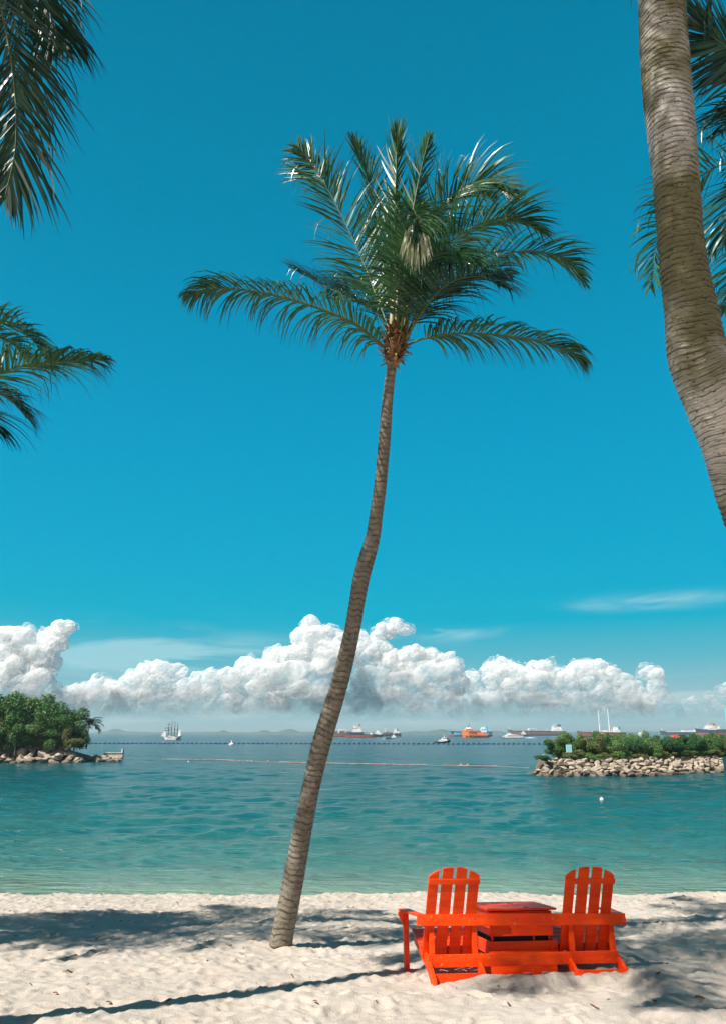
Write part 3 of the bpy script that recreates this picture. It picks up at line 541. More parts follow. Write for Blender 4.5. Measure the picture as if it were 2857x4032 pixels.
# --- palm off the right edge behind the thick trunk
Qc = Vector((5.75, 7.7, 8.5)); pq = side_palm((6.6, 8.3, 0), Qc, 'palm hidden behind the thick trunk, drooping fronds on both its sides')
frond(PF(Qc, [(3080, 690, 0), (2880, 640, .1), (2710, 730, .2), (2600, 900, .2), (2560, 1130, .2)]), pq, L=.58, npair=46, droop=.7, seed=61, wind=-.3, w=.026, kink=.2, ang0=75, ang1=30, side=(1, 0, .3, 0))
frond(PF(Qc, [(3120, 560, -.6), (2960, 300, -1.2), (2870, 200, -1.5), (2810, 150, -1.6), (2760, 110, -1.6)]), pq, L=.62, npair=56, droop=.15, seed=62, wind=-.05, leaf=LEAFD, w=.045, side=(.6, 0, 1, 0), ang0=65, ang1=25)
frond(PF(Qc, [(3080, 720, -.3), (2980, 700, -.5), (2890, 800, -.7), (2850, 960, -.7)]), pq, L=.7, npair=44, droop=1.0, seed=63, wind=-.15, w=.036)
frond(PF(Qc, [(3100, 600, -.3), (2990, 430, -.7), (2900, 420, -.9), (2840, 520, -1.0)]), pq, L=.62, npair=44, droop=.9, seed=64, wind=-.1, leaf=LEAFD, w=.036)
autofronds(pq, Qc, 14, 3.0, seed=17, elmin=-5, skip=((math.pi, 1.0),))
# ------------------------------------------------------------------ the double beach chair with box table
TH = R(8); SLP = math.atan(.105); G0 = Vector((.713, 8.329, .0015))
U = Vector((math.cos(TH), math.sin(TH), -.014)).normalized(); Vv = Vector((-math.sin(TH) * math.cos(SLP), math.cos(TH) * math.cos(SLP), -math.sin(SLP))); Wv = U.cross(Vv).normalized(); Vv = Wv.cross(U)
BM = Matrix((U, Vv, Wv)).transposed()
def paint(name, ca, cb):
    m = mat(name, ca, .45, .22, var=cb, vscale=2.2, stretch=(1, 6, 6))
    t = m.node_tree; b = t.nodes['Principled BSDF']; N = t.nodes.new; L = t.links.new
    c = N('ShaderNodeTexCoord'); q = N('ShaderNodeMapping'); q.inputs['Scale'].default_value = (2, 30, 30); L(c.outputs['Object'], q.inputs[0])
    n = N('ShaderNodeTexNoise'); n.inputs['Scale'].default_value = 3; n.inputs['Detail'].default_value = 5; L(q.outputs[0], n.inputs[0])
    bp = N('ShaderNodeBump'); bp.inputs['Strength'].default_value = .25; bp.inputs['Distance'].default_value = .004; L(n.outputs[0], bp.inputs['Height']); L(bp.outputs[0], b.inputs['Normal'])
    # worn specks and nail marks
    w = N('ShaderNodeTexNoise'); w.inputs['Scale'].default_value = 38; w.inputs['Detail'].default_value = 4; L(c.outputs['Object'], w.inputs[0])
    r = N('ShaderNodeMapRange'); r.inputs[1].default_value = .64; r.inputs[2].default_value = .72; L(w.outputs[0], r.inputs[0])
    x = N('ShaderNodeMix'); x.data_type = 'RGBA'; L(r.outputs[0], x.inputs[0]); L(b.inputs['Base Color'].links[0].from_socket, x.inputs[6]); x.inputs[7].default_value = (.70, .20, .09, 1); L(x.outputs[2], b.inputs['Base Color'])
    return m
ORANGE = paint('orange_paint', (.97, .078, .002), (.78, .04, .002))
NAIL = mat('nail_head', (.12, .04, .02), .6)
RAW = mat('weathered_board_end', (.16, .09, .06), .9, .1, var=(.25, .15, .1), vscale=20)
bench = thing('double_beach_chair', 'bright orange wooden double beach chair with a box table between its two seats', 'beach chair', G0)
bench['_local'] = 1
bench.rotation_euler = BM.to_euler()
def bb(name, mb, bevel=.004, m=None): return mb.build(name, m or ORANGE, bench, bevel=bevel)
def board(mb, p0, p1, h, th, nrm=(0, 1, 0), h1=None):     # board from p0 to p1 (bottom edge), height h upward, thickness th along nrm
    p0, p1, nr = Vector(p0), Vector(p1), Vector(nrm); z = Vector((0, 0, 1)); h1 = h if h1 is None else h1
    a = [p0, p1, p1 + z * h1, p0 + z * h]; mb.add(a + [q + nr * th for q in a], [(0, 1, 2, 3), (7, 6, 5, 4), (0, 4, 5, 1), (1, 5, 6, 2), (2, 6, 7, 3), (3, 7, 4, 0)])
mb = MB(); a = [(-.118, .25, .492), (2.19, .25, .468), (2.185, .25, .577), (-.113, .25, .601)]; a = [Vector(q) for q in a]
mb.add(a + [q + Vector((0, .034, 0)) for q in a], [(0, 1, 2, 3), (7, 6, 5, 4), (0, 4, 5, 1), (1, 5, 6, 2), (2, 6, 7, 3), (3, 7, 4, 0)]); bb('upper_back_rail', mb)
mb = MB(); a = [Vector(q) for q in [(-.014, .25, .112), (2.052, .25, .114), (2.060, .25, .228), (-.010, .25, .227)]]
mb.add(a + [q + Vector((0, .034, 0)) for q in a], [(0, 1, 2, 3), (7, 6, 5, 4), (0, 4, 5, 1), (1, 5, 6, 2), (2, 6, 7, 3), (3, 7, 4, 0)]); bb('lower_back_rail', mb)
mb = MB()
for u, w_ in ((.05, .565), (.50, .55), (.95, .545), (1.55, .55), (2.12, .53), (.03, .19), (.49, .185), (1.10, .20), (1.55, .18), (2.02, .18)):
    mb.tube([(u, .2485, w_), (u, .255, w_)], .006, 8)
bb('nail_heads', mb, 0, NAIL)
for ci, (u0, lean) in enumerate(((0, 0), (1.525, 0))):
    uS = [(-.015, 0), (.548, .0)] if ci == 0 else [(1.497, 0), (2.075, 0)]
    for k, (u, _) in enumerate(uS):          # sloping side stringers that end as rear feet
        mb = MB(); s_ = -.035 if k == 0 else .035; zb = -.012 if ci else -.004
        prof = [(0.0, zb), (.02, zb + .055), (.30, .20), (.88, .355), (.93, .33), (.93, .25), (.30, .085), (.10, -.03), (.03, -.05)]
        mb.prism(prof, (u + (0 if k == 0 else -.035), 0, 0), (0, 1, 0), (0, 0, 1), (1, 0, 0), .035); bb('side_rail', mb)
    mb = MB(); board(mb, (uS[0][0] + .037, .12, -.045), (uS[1][0] - .037, .12, -.045), .125, .022); bb('foot_board', mb)
    for k, du in enumerate((.02, .478)):     # posts between the two rails
        mb = MB(); mb.frustum((u0 + du + .026, .312, .115), (u0 + du + .026, .312, .585 - (.015 if ci else 0)), .052, .05, .052, .05); bb('back_post', mb)
    # fan of four slats, tops cut in an arc
    for k in range(4):
        ub = [-.05, .083, .235, .378][k] * 1.0 + .012; ut = [-.004, .144, .296, .436][k]; wb = [.105, .125, .118, .108][k]; wt = [.11, .116, .110, .108][k]
        zt = [(.962, 1.022), (1.035, 1.044), (1.046, 1.032), (1.018, .966)][k]
        if ci: zt = tuple(z - .008 for z in zt)
        off = 1.508 if ci else 0; vb, vt = .44, .085; wbz = .17
        def pv(z): return vb + (vt - vb) * (z - wbz) / (1.04 - wbz)
        nn = 5; tops = []
        for j in range(nn): f = j / (nn - 1); arc = .006 * math.sin(math.pi * f); tops.append((off + ut + wt * f, zt[0] + (zt[1] - zt[0]) * f + arc))
        fr_ = [Vector((off + ub, vb, wbz)), Vector((off + ub + wb, vb, wbz))] + [Vector((x, pv(z), z)) for x, z in reversed(tops)]
        mb = MB(); n_ = len(fr_); th = Vector((0, .022, .009)); mb.add(fr_ + [q + th for q in fr_], [tuple(range(n_)), tuple(range(2 * n_ - 1, n_ - 1, -1))] + [(i, i + n_, (i + 1) % n_ + n_, (i + 1) % n_) for i in range(n_)]); bb('back_slat', mb, .003)
    mb = MB(); off = 1.512 if ci else 0; dz = -.012 if ci else 0
    v0 = .44 - .355 * (.89 - .17) / .87 - .026
    aa = [Vector((off + .002, v0 + .018, .885 + dz)), Vector((off + .548, v0 + .018, .885 + dz)), Vector((off + .548, v0, .935 + dz)), Vector((off + .002, v0, .935 + dz))]
    mb.add(aa + [q + Vector((0, .022, .009)) for q in aa], [(0, 1, 2, 3), (7, 6, 5, 4), (0, 4, 5, 1), (1, 5, 6, 2), (2, 6, 7, 3), (3, 7, 4, 0)]); bb('back_batten', mb, .003)
    mb = MB(); mb.box((off + .26, .475, .21), (.52, .03, .07)); bb('seat_cleat', mb, .003)
    for k in range(5):                       # seat slats across the side rails
        v = .515 + k * .093; z = .262 + (v - .52) * .27; mb = MB(); mb.box(((uS[0][0] + uS[1][0]) / 2, v, z + .012), (uS[1][0] - uS[0][0] + .05, .082, .02), Matrix.Rotation(R(15), 3, 'X')); bb('seat_slat', mb, .003)
    mb = MB(); board(mb, (uS[0][0] + .037, .905, .18), (uS[1][0] - .037, .905, .18), .1, .022); bb('front_apron', mb)
    # outer arm with front post and bracket
    sg = -1 if ci == 0 else 1; ue = -.11 if ci == 0 else 2.185; uf = -.20 if ci == 0 else 2.275
    inn = .115
    mb = MB(); poly = [(ue, .285), (ue - sg * .09, .285), (uf - sg * inn, .88), (uf, .88), (uf, .80)]
    zz = .575 if ci == 0 else .555
    mb.prism(poly, (0, 0, zz), (1, 0, 0), (0, 1, 0), (0, 0, 1), .022); bb('armrest', mb)
    pu = -.13 if ci == 0 else 2.2
    mb = MB(); mb.box((pu, .80, .26), (.05, .085, .63)); bb('front_leg', mb)
    mb = MB(); e = pu + sg * .0255; mb.prism([(0, 0), (sg * .06, 0), (sg * .06, -.03), (0, -.15)], (e, .785, zz), (1, 0, 0), (0, 0, 1), (0, 1, 0), .03); bb('arm_bracket', mb)
    # inner arm beside the table
    ui = .60 if ci == 0 else 1.475
    mb = MB(); mb.box((ui + (0 if ci == 0 else 0), .60, .535), (.055, .58, .022)); bb('inner_armrest', mb)
# box table: planked cabinet with a projecting lid
tu0, tu1, tv0, tv1 = .70, 1.425, .41, 1.06
def ring(u0, u1, v0, v1, z0, z1, name, th=.022, tilt=0):
    mb = MB(); board(mb, (u0, v0, z0), (u1, v0, z0), z1 - z0, th); bb(name, mb)
    mb = MB(); board(mb, (u0, v1, z0), (u1, v1, z0), z1 - z0, -th); bb(name, mb)
    mb = MB(); mb.box((u0 + th / 2, (v0 + v1) / 2, (z0 + z1) / 2), (th, v1 - v0 - 2 * th - .002, z1 - z0 - .004)); bb(name, mb)
    mb = MB(); mb.box((u1 - th / 2, (v0 + v1) / 2, (z0 + z1) / 2), (th, v1 - v0 - 2 * th - .002, z1 - z0 - .004)); bb(name, mb)
ring(tu0 - .015, tu1 + .02, tv0 - .02, tv1, .185, .318, 'box_plank')
ring(tu0 - .005, tu1, tv0 - .005, tv1 - .01, -.06, .165, 'base_plank')
ring(tu0 + .01, tu1 - .012, tv0, tv1 - .02, .362, .49, 'box_plank')
ring(tu0 + .01, tu1 - .012, tv0, tv1 - .02, .50, .598, 'box_plank')
mb = MB(); mb.box(((tu0 + tu1) / 2, (tv0 + tv1) / 2, .28), (tu1 - tu0 - .08, tv1 - tv0 - .08, .56)); bb('inner_box', mb, 0, mat('near_black', (.012, .010, .010), .8))  # near-black box inside the planks, filling the gaps between them
mb = MB()
for u in (tu0 + .04, tu0 + .50, tu1 - .05): mb.box((u, tv0 + .035, .34), (.022, .02, .06))
bb('lid_spacer', mb)
npl = 5; wv = (tv1 + .02 - (tv0 - .035)) / npl
for k in range(npl):
    mb = MB(); mb.box(((tu0 + tu1) / 2 + .005, tv0 - .035 + wv * (k + .5), .618 + .001 * (k % 2)), (tu1 - tu0 + .06, wv - .006, .022)); bb('table_board', mb, .003)
mb = MB(); mb.tube([(tu0 + .35, tv0 + .42, .6295), (tu0 + .42, tv0 + .42, .6295)], .008, 6); mb.tube([(tu0 + .42, tv0 + .05, .6295), (tu0 + .46, tv0 + .05, .6295)], .008, 6); bb('lid_hinge', mb, 0, NAIL)
# ------------------------------------------------------------------ debris on the sand
DRY = mat('dry_leaf', (.16, .07, .035), .8, .2, var=(.26, .13, .07), vscale=30, island=.4)
rr = random.Random(21); lm = []
for s in range(4):
    mb = MB(); L_ = rr.uniform(.05, .09); w_ = L_ * .4; vs = []
    for i in range(6): f = i / 5; hw = w_ * math.sin(math.pi * (f * .9 + .05)) * .5; z = .012 * math.sin(f * 3 + s) + .01; vs += [((f - .5) * L_, -hw, z + .012), ((f - .5) * L_, 0, z), ((f - .5) * L_, hw, z + .014)]
    fs = []
    for i in range(5):
        for j in range(2): a = i * 3 + j; fs.append((a, a + 1, a + 4, a + 3))
    mb.add(vs, fs); lm.append(mb)
meshes = []
spots = [(105, 3550), (400, 3525), (1375, 3635), (905, 3728), (262, 3780), (220, 3920), (275, 3832), (2575, 3945), (2395, 3945), (2755, 3938), (385, 3700), (865, 3680), (545, 3728), (430, 3962), (660, 3950), (1445, 3600), (960, 3538), (205, 3525), (120, 3880), (2430, 3553), (2650, 3565), (2808, 3535), (2810, 3632), (2590, 3838), (2815, 3835), (1240, 3960), (2340, 3975), (2000, 3960), (60, 3690), (700, 3560), (1150, 3850), (1480, 3950)]
def sandp(px, py):
    d = ray(px, py); tt = 2.0
    for _ in range(4000):
        q = CAMP + d * tt
        if q.z <= ground(q.x, q.y): return q
        tt += .01
    return q
for i, (px, py) in enumerate(spots):
    q = sandp(px, py)
    if i < 4:
        o = lm[i].build('dry_leaf', DRY); meshes.append(o.data)
    else: o = bpy.data.objects.new('dry_leaf', meshes[i % 4]); COL.objects.link(o)
    o.location = (q.x, q.y, ground(q.x, q.y) + .004); o.rotation_euler = (rr.uniform(-.4, .4), rr.uniform(-.3, .3), rr.uniform(0, 6.28)); sc = rr.uniform(.5, 1.0); o.scale = (sc, sc, sc)
    tag(o, ('big' if sc > .8 else ('small' if sc > .6 else 'tiny')) + ' brown dry leaf ' + ('near the water' if py < 3600 else ('at the bottom edge' if py > 3930 else 'in mid sand')) + (' at the left' if px < 500 else (' left of the leaning trunk' if px < 1080 else (' between the trunk and the orange chair' if px < 1560 else (' behind the orange chair' if px < 2450 else ' right of the orange chair')))), 'dry leaf', 'dry leaves on the sand')
mb = MB()
for i in range(650):
    y = 7 + 11.3 * rr.random() ** .6; x = rr.uniform(-.46, .46) * y * 1.05; z = ground(x, y); s_ = rr.uniform(.004, .013) * (1.3 if y > 12 else 1); a = rr.uniform(0, 6.28)
    u_ = Vector((math.cos(a), math.sin(a), 0)) * s_ * rr.uniform(1, 2.5); v_ = Vector((-math.sin(a), math.cos(a), .4)) * s_; p = Vector((x, y, z + .006))
    mb.add([p - u_, p - v_, p + u_, p + v_, p + Vector((0, 0, s_ * .7))], [(0, 1, 4), (1, 2, 4), (2, 3, 4), (3, 0, 4)])
tag(mb.build('beach_litter', mat('litter', (.22, .14, .09), .9, .1, island=.6)), 'tiny bits of shell and bark scattered over the sand', 'beach litter', kind='stuff')
# ------------------------------------------------------------------ rocks, trees and shrubs of the two islets
ROCK = mat('granite_boulder', (.43, .36, .285), .9, .15, var=(.24, .19, .145), vscale=1.6, bump=.5, bscale=6, island=.12)
def rockmesh(seed):
    rg = np.random.default_rng(seed); V, Fc = icoverts(3); V = V.copy()
    for _ in range(16):
        d = rg.normal(size=3); d /= np.linalg.norm(d); c = rg.uniform(.38, .75); s = V @ d; V -= np.outer(np.clip(s - c, 0, None), d) * .92
    V *= rg.uniform(.8, 1.2, 3); V += .03 * rg.normal(size=V.shape) * .5
    me = bpy.data.meshes.new('rock'); me.from_pydata(V.tolist(), [], Fc.tolist()); me.materials.append(ROCK); return me
RM = [rockmesh(i) for i in range(12)]
def rock(p, sx_, sy_, sz_, label, group, rr):
    o = bpy.data.objects.new('rock', RM[rr.randrange(12)]); COL.objects.link(o); o.location = p; o.scale = (sx_, sy_, sz_)
    o.rotation_euler = (rr.uniform(-.5, .5), rr.uniform(-.5, .5), rr.uniform(0, 6.28)); tag(o, label, 'rock', group)
EARTH = mat('islet_soil', (.10, .085, .06), .95, .1, var=(.16, .13, .09), vscale=1)
def islet(front, depth, height, slope, name, label):      # front: world points of the waterline, left to right
    V = []; prof = [(0, -.6), (.2, -.2), (slope, height * .8), (slope + 1.2, height), (depth - slope, height), (depth - .2, -.2), (depth, -.8)]; n = len(front)
    for dy, z in prof:
        for i, p in enumerate(front):
            e = (min(1, max(0, n - 3 - i) / 14.0) if name == 'left' else min(1, i / 5.0))
            V.append((p.x, p.y + dy * (e if dy > slope else 1), SEA + z * (e if z > 0 else 1)))
    I = np.arange(len(prof) * n).reshape(len(prof), n); fc = np.stack([I[:-1, :-1], I[:-1, 1:], I[1:, 1:], I[1:, :-1]], -1).reshape(-1, 4)
    o = npmesh('islet', np.array(V), fc, EARTH, False); tag(o, label, kind='structure')
rr = random.Random(31)
# right islet
rf = [D(1183, 1733), (D(1215, 1736)), D(1260, 1738), D(1330, 1738), D(1400, 1737), D(1480, 1735), D(1560, 1731), D(1630, 1728), D(1720, 1724), D(1850, 1718)]
rfw = [seap(*q) for q in rf]
def along(pts, f):
    u = f * (len(pts) - 1); i = min(int(u), len(pts) - 2); return pts[i].lerp(pts[i + 1], u - i)
HR = 1.25
islet([along(rfw, i / 30) + Vector((.6, .5, 0)) for i in range(31)], 9, HR - .1, 2.0, 'right', 'low stone edged islet at the right')
rows = [(-.1, .05), (.35, .33), (.85, .60), (1.35, .86), (1.85, 1.10), (2.4, 1.25)]
xs0, xs1 = rfw[0].x, rfw[-2].x
def front_y(pts, x): return float(np.interp(x, [p.x for p in pts], [p.y for p in pts]))
for r_, (dy, z) in enumerate(rows):
    x = xs0 + max(0, r_ * .42 - .2) + rr.uniform(0, .3)
    while x < xs1:
        s_ = rr.uniform(.36, .62) * (1.0 if r_ < 4 else .75); e = min(1, (x - xs0) / 2.2 + .35)
        rock((x, front_y(rfw, x) + dy + rr.uniform(-.15, .15), SEA + z * e * .98 + rr.uniform(-.05, .05)), s_ * rr.uniform(.9, 1.2), s_ * .8, s_ * rr.uniform(.45, .62), 'tan boulder, %s of the bank, %s' % (['waterline row', 'second row', 'third row', 'fourth row', 'fifth row', 'crest row'][r_], ['beside the mooring post', 'below the notice board', 'below the hedge left part', 'below the hedge middle', 'below the hedge right part', 'near the right edge'][min(5, int((x - xs0) / (xs1 - xs0) * 7))]), 'boulders of the right islet', rr); x += s_ * 1.36
# left islet
lf = [D(-260, 1702), D(-120, 1705), D(0, 1707), D(60, 1708), D(120, 1708), D(180, 1707), D(215, 1705), D(238, 1702)]
lfw = [seap(*q) for q in lf]
islet([along(lfw, i / 30) + Vector((-1.2, .7, 0)) for i in range(31)], 16, 1.2, 2.6, 'left', 'wooded islet with a boulder shore at the left')
x1 = lfw[-1].x; xl = lfw[1].x
for r_, (dy, z) in enumerate([(0, .1), (.7, .5), (1.4, .9), (2.1, 1.25), (2.8, 1.55)]):
    x = xl + rr.uniform(0, .5); xe = x1 + [.3, .2, -.3, -1.2, -2.6][r_]
    while x < xe:
        s_ = rr.uniform(.5, 1.05) * (1 if r_ < 3 else .8); 
        rock((x, front_y(lfw, x) + dy + rr.uniform(-.2, .2), SEA + z * min(1, .25 + (x1 - x) / 6) + rr.uniform(-.12, .15)), s_ * rr.uniform(.9, 1.3), s_ * .9, s_ * rr.uniform(.5, .72), 'rounded pale boulder, %s of the wooded islet, %s' % (['waterline row', 'second row', 'middle row', 'fourth row', 'top row'][r_], 'left of the white pennant' if x < PY(60, 2900, lfw[3].y).x else ('below the big trees' if x < PY(250, 2900, lfw[3].y).x else 'towards the jetty')), 'boulders of the left islet', rr); x += s_ * 1.45
for k in range(16):
    f = k / 15; x = PY(335, 2985, lfw[5].y).x + f * 3.2; s_ = rr.uniform(.4, .7) * (1 - .3 * f)
    rock((x, lfw[-2].y + (.1 if k % 2 else .9) + .3 * f, SEA + (.15 if k % 2 else .55 - .2 * f)), s_ * 1.2, s_, s_ * .6, 'pale boulder of the low spit, %s' % ('beside the jetty wall' if f > .6 else 'below the small slender palm'), 'boulders of the left islet', rr)
# leaf clouds for trees and shrubs
def folmat(n, a, b_): return mat(n, a, .55, .3, var=b_, vscale=.9, island=.45, trans=.2)
FOL = [folmat('foliage_green', (.05, .15, .035), (.10, .20, .05)), folmat('foliage_olive', (.13, .17, .045), (.19, .19, .07)), folmat('foliage_deep', (.03, .10, .035), (.05, .14, .04)), folmat('foliage_light', (.14, .23, .07), (.11, .24, .06))]
t = ROCK.node_tree; b = t.nodes['Principled BSDF']; gm = t.nodes.new('ShaderNodeNewGeometry'); sx = t.nodes.new('ShaderNodeSeparateXYZ'); t.links.new(gm.outputs['Position'], sx.inputs[0])
nz = t.nodes.new('ShaderNodeTexNoise'); nz.inputs['Scale'].default_value = 2.5; t.links.new(gm.outputs['Position'], nz.inputs[0]); aa_ = t.nodes.new('ShaderNodeMath'); aa_.operation = 'MULTIPLY_ADD'; t.links.new(nz.outputs[0], aa_.inputs[0]); aa_.inputs[1].default_value = .35; t.links.new(sx.outputs['Z'], aa_.inputs[2])
mr_ = t.nodes.new('ShaderNodeMapRange'); mr_.inputs[1].default_value = SEA + .38; mr_.inputs[2].default_value = SEA + .62; mr_.inputs[3].default_value = .42; mr_.inputs[4].default_value = 1; t.links.new(aa_.outputs[0], mr_.inputs[0])
sc_ = t.nodes.new('ShaderNodeVectorMath'); sc_.operation = 'SCALE'; t.links.new(b.inputs['Base Color'].links[0].from_socket, sc_.inputs[0]); t.links.new(mr_.outputs[0], sc_.inputs[3]); t.links.new(sc_.outputs[0], b.inputs['Base Color'])
TRUNKM = mat('tree_bark', (.12, .09, .07), .9, .1)
FLOWER = mat('red_flower', (.75, .06, .07), .6, .3, var=(.80, .16, .10), vscale=4, island=.25)
BRACT = mat('russet_leaf', (.42, .13, .06), .7, .2, var=(.30, .17, .07), vscale=3, island=.3)
def leafball(lobes, n, size, seed, flat=.75):
    rg = np.random.default_rng(seed); V = []; lobes = np.array(lobes, float)
    pr_ = lobes[:, 3] ** 2; pr_ /= pr_.sum(); k = rg.choice(len(lobes), n, p=pr_)
    d = rg.normal(size=(n, 3)); d /= np.linalg.norm(d, axis=1)[:, None]; rad = lobes[k, 3] * (1 - .35 * rg.random(n) ** 2 + .1 * rg.normal(size=n))
    c = lobes[k, :3] + d * rad[:, None] * np.array([1, 1, flat])
    nr = d * .7 + rg.normal(size=(n, 3)) * .7 + np.array([0, 0, .4]); nr /= np.linalg.norm(nr, axis=1)[:, None]
    a = np.cross(nr, rg.normal(size=(n, 3))); a /= np.linalg.norm(a, axis=1)[:, None]; b_ = np.cross(nr, a); s = size * rg.uniform(.5, 1.3, n)[:, None]
    q = np.stack([c - a * s, c - b_ * s * .55, c + a * s, c + b_ * s * .55], 1).reshape(-1, 3); return q, np.arange(4 * n).reshape(-1, 4)
TREES = []
for s in range(5):
    rg = np.random.default_rng(100 + s); lob = [(rg.normal() * .55, rg.normal() * .55, 1.0 + rg.normal() * .38, rg.uniform(.28, .6)) for _ in range(16)] + [(0, 0, 1, .7)]
    q, f = leafball(lob, 12000, .055, 200 + s); TREES.append((q, f))
tree_me = {}
def tree(base, h, wdt, kind, fm, label, group, rr, name='tree'):
    o = thing(name, label, 'tree' if name == 'tree' else 'shrub', base, group); key = (kind, fm)
    if key not in tree_me:
        q, f = TREES[kind]; ob = npmesh('crown', q, f, FOL[fm], False); tree_me[key] = ob.data; bpy.data.objects.remove(ob)
    c = bpy.data.objects.new('crown', tree_me[key]); COL.objects.link(c); c.parent = o; c.scale = (wdt / 2, wdt / 2, h / 1.9); c.rotation_euler = (0, 0, rr.uniform(0, 6.28))
    mb = MB(); p0 = Vector(base)
    mb.tube([p0 - Vector((0, 0, .2)), p0 + Vector((.03, 0, h * .3)), p0 + Vector((-.02, .05, h * .62))], [h * .03, h * .022, h * .008], 7)
    for _ in range(4):
        a = rr.uniform(0, 6.28); mb.tube([p0 + Vector((.02, 0, h * .25)), p0 + Vector((math.cos(a) * wdt * .3, math.sin(a) * wdt * .3, h * .62))], [h * .014, h * .005], 5)
    mb.build('trunk', TRUNKM, o); return o
s_l = lambda y: y / 3039
prof = [(-140, 1600), (-60, 1575), (0, 1560), (30, 1556), (60, 1565), (95, 1578), (130, 1592), (155, 1615), (180, 1645), (200, 1672)]
TL = ['dense green tree at the very left of the wooded islet', 'round green tree in the wooded islet canopy']
tl = [(100, 6, 1, 1, 0), (126, 5.8, 1, 2, 0), (145, 5.5, .97, 4, 2), (60, 6, 1, 2, 0), (-95, 5, 1.0, 0, 0), (-50, 9, 1, 1, 2), (-15, 4, .95, 2, 0), (20, 8, 1.02, 3, 2), (42, 4.2, .95, 4, 0), (68, 7, 1, 0, 3), (92, 4.5, 1, 1, 0), (115, 7, 1, 2, 2), (138, 4, .98, 3, 0), (160, 5, .98, 4, 2), (170, 3.8, 1, 0, 2), (12, 3.0, .62, 1, 1), (50, 2.6, .55, 2, 0), (85, 2.8, .6, 4, 3), (122, 2.7, .6, 3, 0), (150, 2.6, .75, 1, 1), (176, 3.0, .7, 2, 2), (172, 2.6, .62, 2, 1), (-35, 2.6, .6, 0, 1), (70, 2.4, .35, 3, 0), (105, 2.4, .35, 0, 1), (30, 2.4, .38, 4, 2)]
desc = ['tall', 'broad', 'rounded', 'ragged', 'spreading']; colr = ['green', 'olive', 'dark green', 'light green']
for i, (dx, dy, hf, k, fm) in enumerate(tl):
    px, _ = D(dx, 0); fy = lfw[3].y; y = fy + dy + rr.uniform(-.2, .2); ytop = float(np.interp(dx, [p[0] for p in prof], [p[1] for p in prof])) * 1.7592
    zt = PY(px, ytop, y).z; x = PY(px, ytop, y).x; b_ = SEA + 1.5; h = max(1.0, (zt - b_) * hf); wdt = (5.6 if dy > 3.5 else 3.8) * (.42 if dx > 140 else (.75 if dx > 110 else 1)) * (.75 if hf < .5 else 1)
    where = 'at the right tip' if dx > 155 else ('right of the middle' if dx > 90 else ('in the middle' if dx > 40 else 'at the left'))
    tree((x, y, b_), h * 1.02, wdt, k, fm, '%s %s tree %s of the wooded islet, %s' % (desc[k], colr[fm], where, 'low along the boulders' if hf < .8 else 'in the canopy'), 'trees of the wooded islet', rr)
# small palms on the left islet
def little_palm(base, h, lean, label, fl=1.0, n=15, leaf=LEAFD, seed=1):
    o = thing('coconut_palm', label, 'palm tree', base, 'small palms on the wooded islet'); b_ = Vector(base); c = b_ + Vector((lean, 0, h))
    mb = MB(); mb.tube(crv([b_, b_ + Vector((lean * .2, 0, h * .5)), c], 8), [.09, .085, .08, .075, .07, .07, .065, .06], 7); mb.build('trunk', BARK, o, True)
    r_ = random.Random(seed)
    for i in range(n):
        a = i * 2.4; el = R(60 - 75 * i / n); p = c.copy(); P = [c]; e = el
        for k in range(3): p = p + (Vector((math.cos(a), math.sin(a), 0)) * math.cos(e) + Vector((0, 0, math.sin(e)))) * fl / 3; P.append(p.copy()); e -= R(32)
        frond(P, o, L=.32 * fl, npair=16, droop=.9, w=.06, leaf=leaf, seed=i + seed, r0=.02, kink=0)
p = PY(*D(194, 1668), lfw[6].y + 3.2); pc = PY(*D(200, 1622), p.y); little_palm((p.x, p.y, SEA + 1.4), pc.z - SEA - 1.4, pc.x - p.x, 'small slender coconut palm standing clear at the right tip of the wooded islet', fl=1.9, n=18, seed=2)
p = PY(*D(18, 1690), lfw[2].y + 2.4); little_palm((p.x, p.y, SEA + 1.2), 3.7, -.3, 'dark palm among the trees at the left of the wooded islet', fl=1.8, seed=5)
p = PY(*D(32, 1690), lfw[2].y + 2.6); 
# hedge on the right islet
sy = lambda x: front_y(rfw, x)
hx = rfw[0].x + 2.6; i = 0; HN = []
while hx < rfw[-2].x + 1:
    HN.append((hx, 3.3 + (i % 3) * .7)); hx += .95; i += 1
flw = {}
for i, (x, dy) in enumerate(HN):
    e = min(1, (x - HN[0][0]) / 3 + .78); h = rr.uniform(1.75, 2.3) * e * (1.05 if i > len(HN) - 8 else 1); wdt = rr.uniform(1.5, 2.1); k = i % 5; fm = [0, 3, 0, 1, 2, 0, 3, 2][i % 8]
    px = CX + x / (sy(x) + dy) * 3039; side_ = 'near the left end' if i < 5 else ('near the sign' if i < 3 else ('left of the middle' if i < len(HN) * .4 else ('in the middle' if i < len(HN) * .6 else 'towards the right edge')))
    o = tree((x, sy(x) + dy, SEA + HR - .15), h, wdt, k, fm, '%s %s shrub of the hedge %s on the right islet' % (desc[k], colr[fm], side_), 'shrubs of the right islet', rr, 'shrub')
    if i in (0, 1, 4, 5, 13, 14, 19, 23, 24):
        fmat = BRACT if i in (0, 1, 4, 5) else FLOWER; rg = np.random.default_rng(i); lob = [(rg.normal() * .09, -.25 + rg.normal() * .05, h * .93 + rg.normal() * .04, .27) for _ in range(6)]
        q, f = leafball(lob, 260, .05, i); ob = npmesh('flower_cluster', q, f, fmat, False); ob.parent = o
